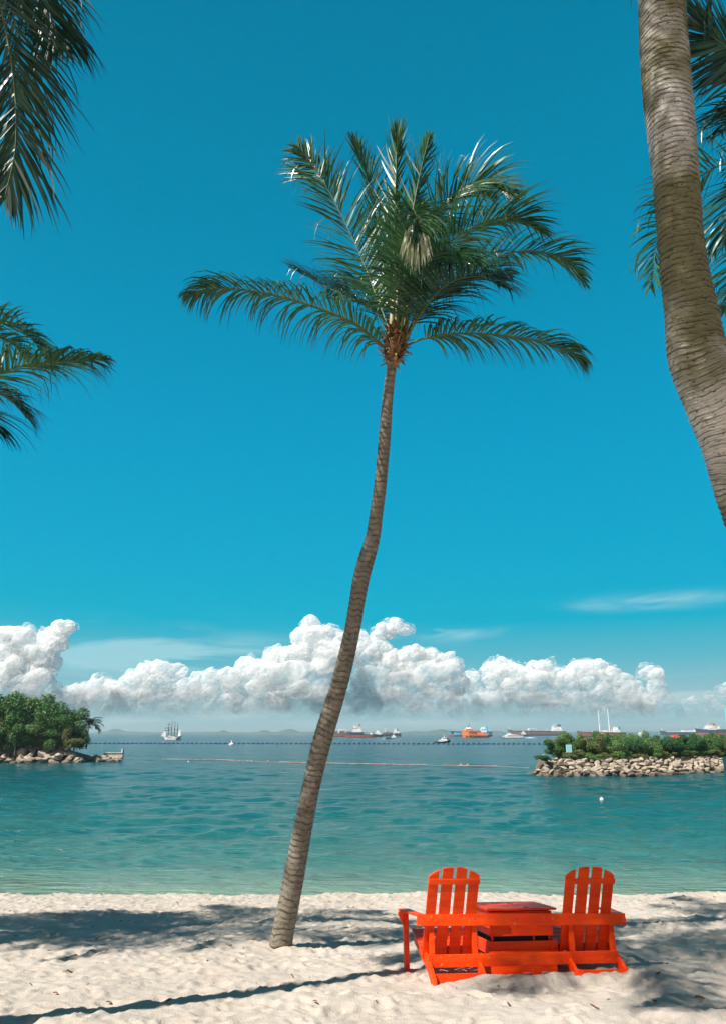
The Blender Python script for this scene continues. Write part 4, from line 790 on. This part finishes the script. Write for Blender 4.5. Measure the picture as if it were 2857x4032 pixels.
for i in range(12):      # low weeds in front
    x = HN[1][0] + i * 1.55 + rr.uniform(-.3, .3); tree((x, sy(x) + 2.75, SEA + HR - .12), rr.uniform(.5, .85), 1.3, i % 5, [1, 3, 1, 0][i % 4], 'low %s bush at the foot of the hedge, %s' % (['olive', 'light green', 'olive', 'green'][i % 4], ['behind the notice board', 'right of the notice board', 'left of the middle', 'below the middle of the hedge', 'right of the middle', 'near the right edge'][i // 2]), 'low bushes of the right islet', rr, 'shrub')
x = rfw[0].x + 1.35; tree((x, sy(x) + 2.4, SEA + HR * .78), .62, 1.2, 2, 2, 'small dark bush between the post and the hedge on the right islet', 'low bushes of the right islet', rr, 'shrub')
# ------------------------------------------------------------------ posts, jetty, signs
CONC = mat('concrete', (.62, .57, .52), .9, .1, var=(.48, .43, .38), vscale=2)
p = seap(*D(242, 1700)); q = seap(*D(274, 1700)); o = thing('stone_jetty', 'low stone jetty wall ending in a post at the tip of the wooded islet', 'jetty', (q.x, q.y, SEA))
mb = MB(); mb.box(((p.x + q.x) / 2 - .3, p.y, SEA + .22), (q.x - p.x + .6, .5, 1.15)); mb.build('wall', CONC, o, bevel=.04)
mb = MB(); mb.box(((p.x + q.x) / 2 - .3, p.y - .02, SEA + .84), (q.x - p.x + .6, .62, .1)); mb.build('coping', CONC, o, bevel=.02)
mb = MB(); mb.tube([(q.x, q.y - .1, SEA - .6), (q.x, q.y - .1, SEA + 1.35)], .17, 12); mb.build('end_post', CONC, o)
p = seap(*D(1217, 1712)); o = thing('mooring_post', 'short pale concrete post at the left tip of the right islet', 'post', (p.x, p.y, SEA)); pz = PY(*D(1217, 1690), p.y).z
mb = MB(); mb.tube([(p.x, p.y, SEA - .5), (p.x, p.y, pz)], .14, 12); mb.build('post', CONC, o); mb = MB(); mb.tube([(p.x, p.y, pz), (p.x, p.y, pz + .06)], .17, 12); mb.build('cap', CONC, o)
CYAN = mat('sign_blue', (.25, .60, .72), .5, .4); WHITE = mat('white_paint', (.78, .78, .76), .5, .4, var=(.68, .69, .68), vscale=1.5); GREYM = mat('grey_metal', (.35, .37, .38), .5, .5); TEAL = mat('sign_teal', (.02, .25, .36), .5, .4)
yy = front_y(rfw, seap(*D(1272, 1720)).x) + 1.9; a = PY(*D(1265, 1667), yy); b_ = PY(*D(1279, 1684), yy)
o = thing('sign', 'small pale blue notice board on a post above the stone bank', 'sign', ((a.x + b_.x) / 2, yy, SEA + HR * .8))
mb = MB(); mb.tube([((a.x + b_.x) / 2, yy + .04, SEA + .8), ((a.x + b_.x) / 2, yy + .04, a.z)], .035, 8); mb.build('post', GREYM, o)
mb = MB(); mb.box(((a.x + b_.x) / 2, yy, (a.z + b_.z) / 2), (b_.x - a.x, .03, a.z - b_.z)); bd = mb.build('board', WHITE, o)
mb = MB(); mb.box(((a.x + b_.x) / 2, yy - .018, (a.z + b_.z) / 2), ((b_.x - a.x) * .86, .006, (a.z - b_.z) * .88)); x_ = mb.build('panel', CYAN); x_.parent = bd
# white pole on the left islet
p = PY(*D(34, 1675), lfw[3].y + 1.2); o = thing('white_flag', 'small white pennant on a pole in front of the islet trees', 'flag', (p.x, p.y, SEA + 1)); mb = MB(); mb.tube([(p.x, p.y, SEA + .8), (p.x, p.y, SEA + 3.6)], .035, 6); mb.build('pole', WHITE, o)
mb = MB(); mb.prism([(0, 0), (.16, -.55), (-.12, -.55)], (p.x, p.y - .05, SEA + 3.55), (1, 0, 0), (0, 0, 1), (0, 1, 0), .02); mb.build('pennant', WHITE, o)
# leaning sign post at the right edge of the beach
yy = 16.0; o = thing('beach_signpost', 'leaning signpost with two blue boards cut by the right edge', 'signpost', (7.75, yy, sandz(0, yy)))
rot = Matrix.Rotation(R(-7.5), 3, 'Y')
zb = PY(2857, 3077, yy); zt = PY(2844, 2980, yy); za = PY(2851, 2788, yy); zc = PY(2858, 2852, yy)
mb = MB(); mb.tube([(zb.x + .65, yy + .05, sandz(0, yy) - .3), (za.x + .38, yy + .05, za.z + .1)], .035, 10); mb.build('pole', GREYM, o)
for nm, pa, pb, mm_ in (('lower_board', zt, zb, TEAL), ('upper_board', za, zc, CYAN)):
    d = (pb - pa); n_ = Vector((-d.z, 0, d.x)).normalized(); n_ = n_ if n_.x > 0 else -n_; mb = MB(); k = [pa, pb, pb + n_ * .75, pa + n_ * .75]
    mb.add(k + [q + Vector((0, .025, 0)) for q in k], [(0, 1, 2, 3), (7, 6, 5, 4), (0, 4, 5, 1), (1, 5, 6, 2), (2, 6, 7, 3), (3, 7, 4, 0)]); mb.build(nm, mm_, o)
# ------------------------------------------------------------------ float lines and buoys
BLUE = mat('float_blue', (.015, .06, .17), .4, .5); ROPE = mat('rope', (.30, .24, .18), .9); ORF = mat('float_orange', (.50, .16, .09), .5, .4); PALEF = mat('float_cream', (.40, .34, .28), .6, .3)
A, B = seap(350, 2928), seap(2210, 2931)
o = thing('float_barrier', 'long line of dark blue barrel floats stretched across the bay', 'float line', tuple((A + B) / 2))
mb = MB(); mb.tube([A.lerp(B, i / 40) + Vector((0, 0, .03)) for i in range(41)], .04, 5); mb.build('rope', ROPE, o)
n = 98; base_me = None; Ln = (B - A).length / n
mb = MB(); mb.tube([(-Ln * .36, 0, 0), (-Ln * .33, 0, 0), (Ln * .33, 0, 0), (Ln * .36, 0, 0)], [.12, .24, .24, .12], 10)
for i in range(n):
    p = A.lerp(B, (i + .5) / n)
    if base_me is None: f_ = mb.build('float', BLUE, None, True); base_me = f_.data
    else: f_ = bpy.data.objects.new('float', base_me); COL.objects.link(f_)
    f_.parent = o; f_.location = p - o.location + Vector((0, random.uniform(-.1, .1), .16)); f_.rotation_euler = (0, random.uniform(-.05, .05), random.uniform(-.08, .08)); f_.scale = (random.choice((1, 1, 1.25, .9)), 1, random.uniform(.85, 1.1))
lin = [(640, 2990), (740, 2992), (850, 2993), (930, 2996), (1060, 3001), (1180, 3004), (1300, 3007), (1420, 3009), (1520, 3011), (1700, 3014), (1850, 3017), (2000, 3020), (2080, 3024)]
lw = [seap(*q) for q in lin]; o = thing('orange_float_line', 'thin line of small cream and orange floats drifting nearer the shore', 'float line', tuple(lw[6]))
mb = MB(); mb.tube([q + Vector((0, 0, .02)) for q in crv(lw, 120)], .018, 5); mb.build('rope', PALEF, o)
C = crv(lw, 190); k = 0
fm1 = MB(); fm1.tube([(-.26, 0, 0), (-.22, 0, 0), (.22, 0, 0), (.26, 0, 0)], [.02, .045, .045, .02], 8); me1 = None; me2 = None
for i in range(3, 187, 2):
    f = i / 190
    if .30 < f < .36 or .74 < f < .77 or f > .88: continue
    if k >= 90: break
    mm_ = ORF if random.random() < .45 else PALEF
    key = 'me_' + mm_.name
    if key not in globals() or globals()[key] is None: f_ = fm1.build('float', mm_, None, True); globals()[key] = f_.data
    else: f_ = bpy.data.objects.new('float', globals()[key]); COL.objects.link(f_)
    d = C[i + 1] - C[i]; f_.parent = o; f_.location = C[i] - o.location + Vector((0, 0, .06)); f_.rotation_euler = (0, 0, math.atan2(d.y, d.x)); k += 1
def ball(name, px, py, r, m_, label, cat='buoy', group=None, zoff=.4):
    p = seap(px, py); bm = bmesh.new(); bmesh.ops.create_uvsphere(bm, u_segments=14, v_segments=9, radius=r)
    for v in bm.verts:
        if v.co.z > .6 * r: v.co.x *= .7; v.co.y *= .7; v.co.z *= 1.12
    me = bpy.data.meshes.new(name); bm.to_mesh(me); bm.free(); me.materials.append(m_); o = bpy.data.objects.new(name, me); COL.objects.link(o); o.location = (p.x, p.y, SEA + r * zoff); tag(o, label, cat, group); return o
ball('buoy', 1813, 3016, .17, ORF, 'left of the pair of round orange buoys on the cream float line'); ball('buoy', 1839, 3016, .17, ORF, 'right of the pair of round orange buoys on the cream float line')
ball('buoy', 1056, 3000, .15, ORF, 'single orange buoy on the cream float line left of the trunk'); ball('buoy', 862, 2994, .12, ORF, 'small orange buoy on the far left stretch of the float line')
ball('buoy', 2367, 3152, .11, WHITE, 'small white buoy alone on the water before the right islet'); ball('buoy', 742, 3000, .09, WHITE, 'tiny white float just below the cream float line at the left'); ball('buoy', 1118, 3036, .09, mat('dark_rubber', (.02, .02, .025), .6), 'tiny dark float close left of the leaning trunk')
p = seap(912, 2934); s_ = p.y / 3039; o = thing('marker_buoy', 'white beacon buoy with a lamp cage just beyond the blue floats', 'buoy', tuple(p)); YEL = mat('beacon_cream', (.75, .66, .48), .5)
mb = MB(); mb.tube([(p.x, p.y, SEA - .1), (p.x, p.y, SEA + 4 * s_), (p.x, p.y, SEA + 7 * s_)], [10 * s_, 11 * s_, 6 * s_], 14); mb.build('hull', WHITE, o); mb = MB(); mb.frustum((p.x, p.y, SEA + 7 * s_), (p.x, p.y, SEA + 16 * s_), 6 * s_, 6 * s_, 2 * s_, 2 * s_); mb.build('tower', YEL, o); mb = MB(); mb.tube([(p.x, p.y, SEA + 16 * s_), (p.x, p.y, SEA + 20 * s_)], 1.4 * s_, 8); mb.build('lamp', YEL, o)
# ------------------------------------------------------------------ ships
NAVY = mat('hull_navy', (.02, .035, .07), .5, .4, var=(.035, .05, .08), vscale=.3); GREYH = mat('hull_grey', (.13, .15, .17), .5, .4, var=(.09, .11, .13), vscale=.2); RED = mat('hull_red', (.45, .11, .06), .6, .3, var=(.34, .09, .05), vscale=.3)
BLUEH = mat('hull_bright_blue', (.04, .42, .62), .5, .4); ORH = mat('hull_orange', (.85, .24, .07), .5, .4, var=(.7, .16, .05), vscale=.5); BLK = mat('black_paint', (.02, .02, .022), .5); RUST = mat('deck_rust', (.22, .09, .06), .8, var=(.14, .07, .05), vscale=.5); BUFF = mat('buff_paint', (.62, .42, .20), .5); GRN = mat('green_paint', (.03, .30, .22), .5); GLS = mat('window_band', (.03, .05, .06), .2, .6)
def ship(label, cat, name, x0, x1, ywl, sheer, low, hullm, lowm, parts, bow='L', B_=None):
    # pixels of the photo give proportions; sheer: [(f, height px)], low: height px of the lower hull band
    c = seap((x0 + x1) / 2, ywl); s = c.y / 3039.0; L_ = (x1 - x0) * s; Bm = B_ or L_ * .15
    o = thing(name, label, cat, (c.x, c.y, SEA)); o['_local'] = 1
    def hull(z0, zf, nm, m_, rake):
        mb = MB(); n = 22; V = []; 
        for i in range(n):
            f = i / (n - 1); g = f if bow == 'R' else 1 - f         # g=1 at the bow
            hb = Bm / 2 * (1 - max(0, (g - .72) / .28) ** 2.2 * .97) * (1 - max(0, (.1 - g) / .1) * .3)
            zt = zf(f) * s
            for (zz, k) in ((z0 * s, .82 if z0 <= 0 else .97), ((z0 * s + zt) / 2, .96), (zt, 1.0)):
                hh = hb * k; xx = (f - .5) * L_; fl = rake * s * (zz - z0 * s) / max(zt - z0 * s, 1e-3)
                if g > .8: xx += (1 if bow == 'R' else -1) * fl * (g - .8) / .2 - (1 if bow == 'R' else -1) * rake * s * (g - .8) / .2
                V += [(xx, -hh, zz), (xx, hh, zz)]
        fs = []
        for i in range(n - 1):
            a = i * 6; b = a + 6
            fs += [(a, b, b + 2, a + 2), (a + 2, b + 2, b + 4, a + 4), (a + 1, a + 3, b + 3, b + 1), (a + 3, a + 5, b + 5, b + 3), (a + 4, b + 4, b + 5, a + 5)]
        fs += [(0, 2, 3, 1), (2, 4, 5, 3)]; e = (n - 1) * 6; fs += [(e, e + 1, e + 3, e + 2), (e + 2, e + 3, e + 5, e + 4)]
        mb.add(V, fs); return mb.build(nm, m_, o)
    sx_ = [q[0] for q in sheer]; sh = [q[1] for q in sheer]
    hull(low, lambda f: float(np.interp(f, sx_, sh)), 'hull', hullm, 5)
    if low > 0: hull(-2, lambda f: low + .001, 'lower_hull', lowm, 2)
    for q in parts:
        nm, m_, kind = q[0], q[1], q[2]; mb = MB()
        if kind == 'b': _, _, _, a, b, z0, z1, d = q; mb.box((((a + b) / 2 - (x0 + x1) / 2) * s, 0, (z0 + z1) / 2 * s), ((b - a) * s, Bm * d, (z1 - z0) * s))
        elif kind == 't': _, _, _, a, z0, z1, w0, w1 = q; mb.tube([((a - (x0 + x1) / 2) * s, 0, z0 * s), ((a - (x0 + x1) / 2) * s, 0, z1 * s)], [w0 * s / 2, w1 * s / 2], 8)
        elif kind == 'f': _, _, _, a, b, z0, z1, tp_ = q; mb.frustum((((a + b) / 2 - (x0 + x1) / 2) * s, 0, z0 * s), (((a + b) / 2 - (x0 + x1) / 2 + tp_) * s, 0, z1 * s), (b - a) * s, Bm * .4, (b - a) * .7 * s, Bm * .3)
        elif kind == 'p': _, _, _, poly, d = q; mb.prism([((x - (x0 + x1) / 2) * s, z * s) for x, z in poly], (0, -Bm * d / 2, 0), (1, 0, 0), (0, 0, 1), (0, 1, 0), Bm * d)
        elif kind == 'l':                      # list of boxes in one part (pipes, containers)
            for (a, b, z0, z1, d) in q[3]: mb.box((((a + b) / 2 - (x0 + x1) / 2) * s, 0, (z0 + z1) / 2 * s), ((b - a) * s, Bm * d, (z1 - z0) * s))
        if kind in 'bftpl': mb.build(nm, m_, o)
    return o
ship('red hulled cargo ship with stacked deck boxes just right of the leaning trunk', 'cargo ship', 'cargo_ship', 1262, 1420, 2901, [(0, 17), (.5, 13), (1, 16)], 8, GREYH, RED, [('cargo', RUST, 'l', [(1290, 1331, 13, 21, .8), (1337, 1357, 13, 21, .8), (1362, 1385, 14, 20, .7), (1390, 1412, 14, 21, .6)]), ('crane_bridge', WHITE, 'l', [(1334, 1339, 13, 26, .5), (1362, 1366, 13, 24, .5), (1332, 1362, 26, 29, .4), (1331, 1336, 13, 22, .9)]), ('mast', WHITE, 't', 1375, 14, 34, 1.5, .8)])
ship('tanker with red hull and white bridge with buff funnel, right of the trunk', 'tanker', 'tanker', 1362, 1478, 2904, [(0, 12), (.1, 12), (.11, 20), (.55, 20), (.6, 22), (.62, 12), (1, 11)], 9, NAVY, RED, [('superstructure', WHITE, 'l', [(1385, 1424, 20, 26, .9), (1390, 1406, 26, 38, .75), (1392, 1400, 38, 44, .5), (1400, 1421, 26, 34, .7)]), ('window_band', GLS, 'l', [(1390.5, 1405.5, 34, 35.6, .76)]), ('funnel', BUFF, 'f', 1411, 1420, 32, 46, 0), ('funnel_top', BLK, 'f', 1412, 1419, 46, 49, 0), ('mast', WHITE, 't', 1405, 38, 56, 1.6, .8), ('radar_mast', WHITE, 't', 1394, 42, 49, 2, 1), ('deck_house', WHITE, 'f', 1455, 1464, 11, 19, 0), ('fore_mast', WHITE, 't', 1450, 11, 32, 1.4, .8)], bow='R')
ship('dark supply boat with white wheelhouse at the bow of the red tanker', 'boat', 'supply_boat', 1473, 1508, 2902, [(0, 12), (.4, 9), (1, 7)], 0, BLK, RED, [('wheelhouse', WHITE, 'l', [(1476, 1500, 10, 17, .8), (1480, 1492, 17, 24, .6)]), ('crane', BUFF, 'l', [(1480, 1495, 20, 23, .2)]), ('mast', WHITE, 't', 1483, 22, 30, 1.5, 1)], bow='R', B_=5)
ship('low grey bunker ship with white aft house and dark stern', 'bunker ship', 'bunker_ship', 1500, 1578, 2899, [(0, 9), (.65, 10), (.7, 12), (1, 11)], 0, NAVY, RED, [('deck_gear', RUST, 'l', [(1508, 1545, 10, 15, .6), (1520, 1526, 14, 18, .4)]), ('superstructure', WHITE, 'l', [(1548, 1570, 10, 19, .8), (1550, 1562, 19, 26, .6)]), ('funnel', BLK, 'f', 1560, 1566, 19, 28, 0), ('mast', WHITE, 't', 1555, 26, 33, 1.4, .8), ('derrick', WHITE, 'l', [(1513, 1517, 12, 27, .2), (1510, 1520, 27, 30, .3)])], bow='L')
ship('small green and white launch crossing before the bunker ship', 'boat', 'launch', 1503, 1566, 2910, [(0, 3), (.6, 3), (1, 5)], 0, GRN, RED, [('wheelhouse', WHITE, 'l', [(1541, 1556, 4, 12, .8), (1545, 1551, 12, 16, .5)]), ('deck', BLK, 'l', [(1517, 1535, 3, 6, .6), (1545, 1566, 2.5, 5, .9)]), ('bow_wave', WHITE, 'l', [(1502, 1515, -.5, 1.6, 1.2), (1550, 1565, -.5, 1.2, 1.2)])], bow='R', B_=3)
ship('bright blue freighter with white aft bridge, partly behind the orange vessel', 'freighter', 'freighter', 1762, 1933, 2899, [(0, 21), (.08, 16), (.6, 14), (.78, 14), (.8, 15), (1, 17)], 7, BLUEH, RED, [('hatch_covers', BLK, 'l', [(1772, 1890, 15, 18.5, .7)]), ('superstructure', WHITE, 'l', [(1892, 1912, 14, 28, .8), (1894, 1906, 28, 34, .6)]), ('window_band', GLS, 'l', [(1892.5, 1911.5, 24, 25.5, .81)]), ('funnel', BLUEH, 'f', 1911, 1920, 15, 37, 0), ('mast', WHITE, 't', 1907, 33, 42, 1.5, .8), ('stern_boom', WHITE, 'l', [(1920, 1932, 22, 24, .3)])], bow='L', B_=14)
ship('orange offshore support vessel with tall lattice mast in front of the blue freighter', 'support vessel', 'support_vessel', 1815, 1924, 2904, [(0, 27), (.22, 26), (.24, 18), (.6, 12), (1, 11)], 0, ORH, RED, [('bridge', WHITE, 'l', [(1830, 1858, 26, 33, .8), (1836, 1850, 33, 40, .6)]), ('window_band', GLS, 'l', [(1830.5, 1857.5, 29, 31, .82)]), ('mid_house', ORH, 'l', [(1828, 1868, 22, 28, .85), (1855, 1895, 12, 19, .6)]), ('cargo_deck', RUST, 'l', [(1845, 1862, 18, 24, .88), (1870, 1888, 17, 22, .4)]), ('mast', GREYM, 't', 1847, 38, 63, 4.5, 1.2), ('mast_yard', GREYM, 'l', [(1841, 1853, 50, 51.2, .1), (1843, 1851, 45, 46, .1)]), ('funnel', BLK, 'f', 1838, 1844, 34, 43, 0), ('tyre_fenders', BLK, 'l', [(1830, 1834, 3, 7, 1.01), (1845, 1849, 3, 6, 1.01), (1868, 1874, 2, 7, 1.01), (1878, 1884, 2, 6, 1.01), (1895, 1900, 2, 6, 1.01)]), ('bulwark', ORH, 'l', [(1895, 1920, 10, 14, .95)])], bow='L', B_=9)
ship('black and white tug close beyond the blue floats', 'tug', 'tugboat', 1711, 1769, 2926, [(0, 6), (.3, 5), (.7, 8), (1, 13)], 0, BLK, RED, [('deckhouse', WHITE, 'l', [(1727, 1760, 6, 13, .7), (1738, 1756, 13, 20, .55)]), ('window_band', GLS, 'l', [(1738.5, 1755.5, 16, 18, .56)]), ('mast', WHITE, 't', 1747, 20, 32, 2.2, 1), ('funnel', BLK, 'f', 1757, 1763, 8, 20, 0), ('bow_fender', BLK, 'l', [(1765, 1770, 3, 13, .5)])], bow='R', B_=4.5)
ship('white fast ferry with a dark waterline running left', 'ferry', 'ferry', 1972, 2060, 2907, [(0, 9), (.15, 9), (1, 6)], 2.5, WHITE, NAVY, [('cabin', WHITE, 'p', [(1980, 8), (1996, 14), (2015, 15), (2055, 11), (2057, 6), (1980, 6)], .75), ('window_band', GLS, 'l', [(1994, 2052, 8.5, 10.5, .78)]), ('bridge', WHITE, 'l', [(1996, 2010, 14, 19, .5)]), ('mast', WHITE, 't', 2004, 18, 24, 1.2, .8)], bow='L', B_=4)
ship('small dark tug lying in front of the long grey tanker', 'tug', 'tugboat', 2040, 2077, 2898, [(0, 7), (1, 4)], 0, BLK, RED, [('deckhouse', WHITE, 'l', [(2050, 2068, 5, 11, .7), (2055, 2063, 11, 17, .5)]), ('mast', WHITE, 't', 2059, 16, 20, 1.5, 1)], bow='L', B_=4)
ship('long grey tanker with white aft bridge left of the hedge', 'tanker', 'tanker', 1996, 2222, 2896, [(0, 23), (.06, 22), (.08, 18), (.78, 17), (1, 16)], 8, GREYH, RED, [('deck_pipes', WHITE, 'l', [(2078, 2082, 18, 26, .3), (2105, 2109, 18, 25, .3), (2080, 2107, 25.5, 27, .2), (2148, 2156, 18, 21, .4)]), ('tank_deck', GREYM, 'l', [(2015, 2160, 18, 19.5, .5), (2094, 2125, 18, 22, .35)]), ('superstructure', WHITE, 'l', [(2174, 2206, 16, 25, .8), (2176, 2190, 25, 36, .6), (2194, 2205, 25, 33, .5)]), ('window_band', GLS, 'l', [(2176.5, 2189.5, 32, 33.5, .62)]), ('funnel', NAVY, 'f', 2197, 2206, 28, 42, 0), ('mast', WHITE, 't', 2182, 36, 47, 1.8, 1), ('fore_mast', WHITE, 't', 2006, 20, 34, 3, 2)], bow='L', B_=20)
ship('red work ship with two very tall white leg masts behind the hedge', 'work ship', 'work_ship', 2270, 2455, 2901, [(0, 23), (.1, 19), (1, 16)], 5, RUST, RED, [('leg_mast', WHITE, 't', 2362, 15, 101, 5, 3.4), ('leg_mast', WHITE, 't', 2400, 15, 108, 5, 3.4), ('deck_gear', WHITE, 'l', [(2335, 2345, 16, 22, .5), (2375, 2388, 16, 25, .6), (2338, 2364, 12, 14, 1.02)]), ('superstructure', WHITE, 'l', [(2414, 2434, 16, 27, .7), (2417, 2428, 27, 37, .5)]), ('funnel', GRN, 'f', 2432, 2441, 16, 39, 0), ('mast', WHITE, 't', 2422, 37, 43, 1.5, 1)], bow='L', B_=16)
ship('small white boat whose cabin shows over the hedge', 'boat', 'motorboat', 2508, 2532, 2898, [(0, 9), (1, 8)], 0, WHITE, RED, [('cabin', WHITE, 'p', [(2512, 8), (2517, 14), (2526, 15), (2529, 8)], .7)], bow='L', B_=3)
ship('long low black barge ship with a white deck above the hedge', 'barge ship', 'barge_ship', 2596, 2762, 2894, [(0, 16), (.1, 15), (.12, 11), (1, 11)], 2.5, NAVY, GREYH, [('deck_tanks', WHITE, 'l', [(2622, 2742, 11, 13.5, .7), (2684, 2742, 13.5, 17, .6), (2735, 2748, 13, 20, .6)]), ('fore_mast', WHITE, 't', 2606, 15, 29, 3, 1.8)], bow='L', B_=14)
ship('black hulled tanker with red waterline and cream funnel at the right edge', 'tanker', 'tanker', 2736, 2935, 2896, [(0, 27), (.1, 24), (.13, 21), (1, 20)], 10, NAVY, RED, [('superstructure', WHITE, 'l', [(2782, 2812, 21, 30, .8), (2784, 2798, 30, 38, .6)]), ('funnel', BUFF, 'f', 2804, 2816, 22, 42, 0), ('funnel_top', BLK, 'f', 2806, 2813, 42, 45, 0), ('mast', WHITE, 't', 2790, 38, 49, 2.2, 1.4), ('fore_mast', WHITE, 't', 2747, 22, 39, 2, 1.2), ('deck_post', WHITE, 'l', [(2829, 2834, 21, 36, .2), (2818, 2828, 21, 27, .3)]), ('deck_pipes', RUST, 'l', [(2765, 2850, 21, 23.5, .5), (2835, 2930, 21, 24, .6)])], bow='L', B_=18)
p = seap(2105, 2906); s_ = p.y / 3039
mb = MB(); mb.add([(p.x - 42 * s_, p.y - 1, SEA + .03), (p.x + 3 * s_, p.y - .7, SEA + .03), (p.x + 3 * s_, p.y + .7, SEA + .03), (p.x - 42 * s_, p.y + 3, SEA + .03), (p.x - 20 * s_, p.y + 1, SEA + .35)], [(0, 1, 4), (1, 2, 4), (2, 3, 4), (3, 0, 4)]); tag(mb.build('foam_wake', mat('foam', (.85, .88, .88), .8)), 'white foam wake behind the ferry', 'wake', kind='stuff')
# four masted sailing ship
MASTM = mat('mast_brown', (.10, .085, .07), .6, .3)
sp = ship('white four masted sailing ship on the horizon right of the wooded islet', 'sailing ship', 'sailing_ship', 645, 711, 2914, [(0, 12), (.3, 9), (.8, 11), (1, 15)], 1.5, WHITE, BLK, [('stern_panel', NAVY, 'p', [(697, 3), (706, 3), (711, 14), (705, 12)], 1.04), ('deckhouse', WHITE, 'l', [(664, 674, 9, 16, .5), (678, 690, 9, 13, .5)]), ('deckhouse_window', GLS, 'l', [(665, 672, 10, 13, .53)]),
  ('fore_mast', MASTM, 't', 662, 10, 66, 3.2, 2.0), ('main_mast', MASTM, 't', 674, 10, 71, 3.2, 2.0), ('mizzen_mast', MASTM, 't', 686, 10, 71, 3.2, 2.0), ('jigger_mast', MASTM, 't', 697, 10, 64, 3.2, 2.0),
  ('yard', MASTM, 'l', [(654, 670, 58.5, 59.8, .1)]), ('yard', MASTM, 'l', [(648, 672, 46.8, 48, .1)]), ('yard', MASTM, 'l', [(647, 671, 43, 44.2, .1)]), ('yard', MASTM, 'l', [(645, 671, 35.6, 37, .1)]),
  ('crosstree', BLK, 'l', [(660, 663.5, 38, 41, .15), (672, 675, 37, 41, .15), (684, 688, 38, 42, .15), (695, 698.5, 36, 41, .15)]), ('stay_sail', mat('sailcloth', (.72, .72, .70), .8, .1), 'p', [(633, 15), (645, 36), (653, 35), (652, 12)], .03), ('spanker_sail', bpy.data.materials['sailcloth'] if 'sailcloth' in bpy.data.materials else WHITE, 'p', [(700, 13), (701, 34), (708, 42), (711, 17)], .03), ('bowsprit', GREYM, 'p', [(632, 16.5), (632, 15.5), (648, 10), (648, 12)], .05)], bow='L', B_=5)
# ------------------------------------------------------------------ haze: air between the camera and the horizon
mb = MB(); mb.box((0, 4000, 12.5), (23000, 8200, 31)); hz = mb.build('haze', None or bpy.data.materials.new('haze_air')); m = bpy.data.materials['haze_air']; m.use_nodes = True; t = m.node_tree
t.nodes.remove(t.nodes['Principled BSDF']); pv_ = t.nodes.new('ShaderNodeVolumePrincipled'); pv_.inputs['Color'].default_value = (.80, .93, .97, 1); pv_.inputs['Density'].default_value = .00026; pv_.inputs['Anisotropy'].default_value = .2
t.links.new(pv_.outputs[0], t.nodes['Material Output'].inputs['Volume']); tag(hz, 'thin sea haze', kind='stuff')
for o in bpy.data.objects:
    if '_local' in o: del o['_local']
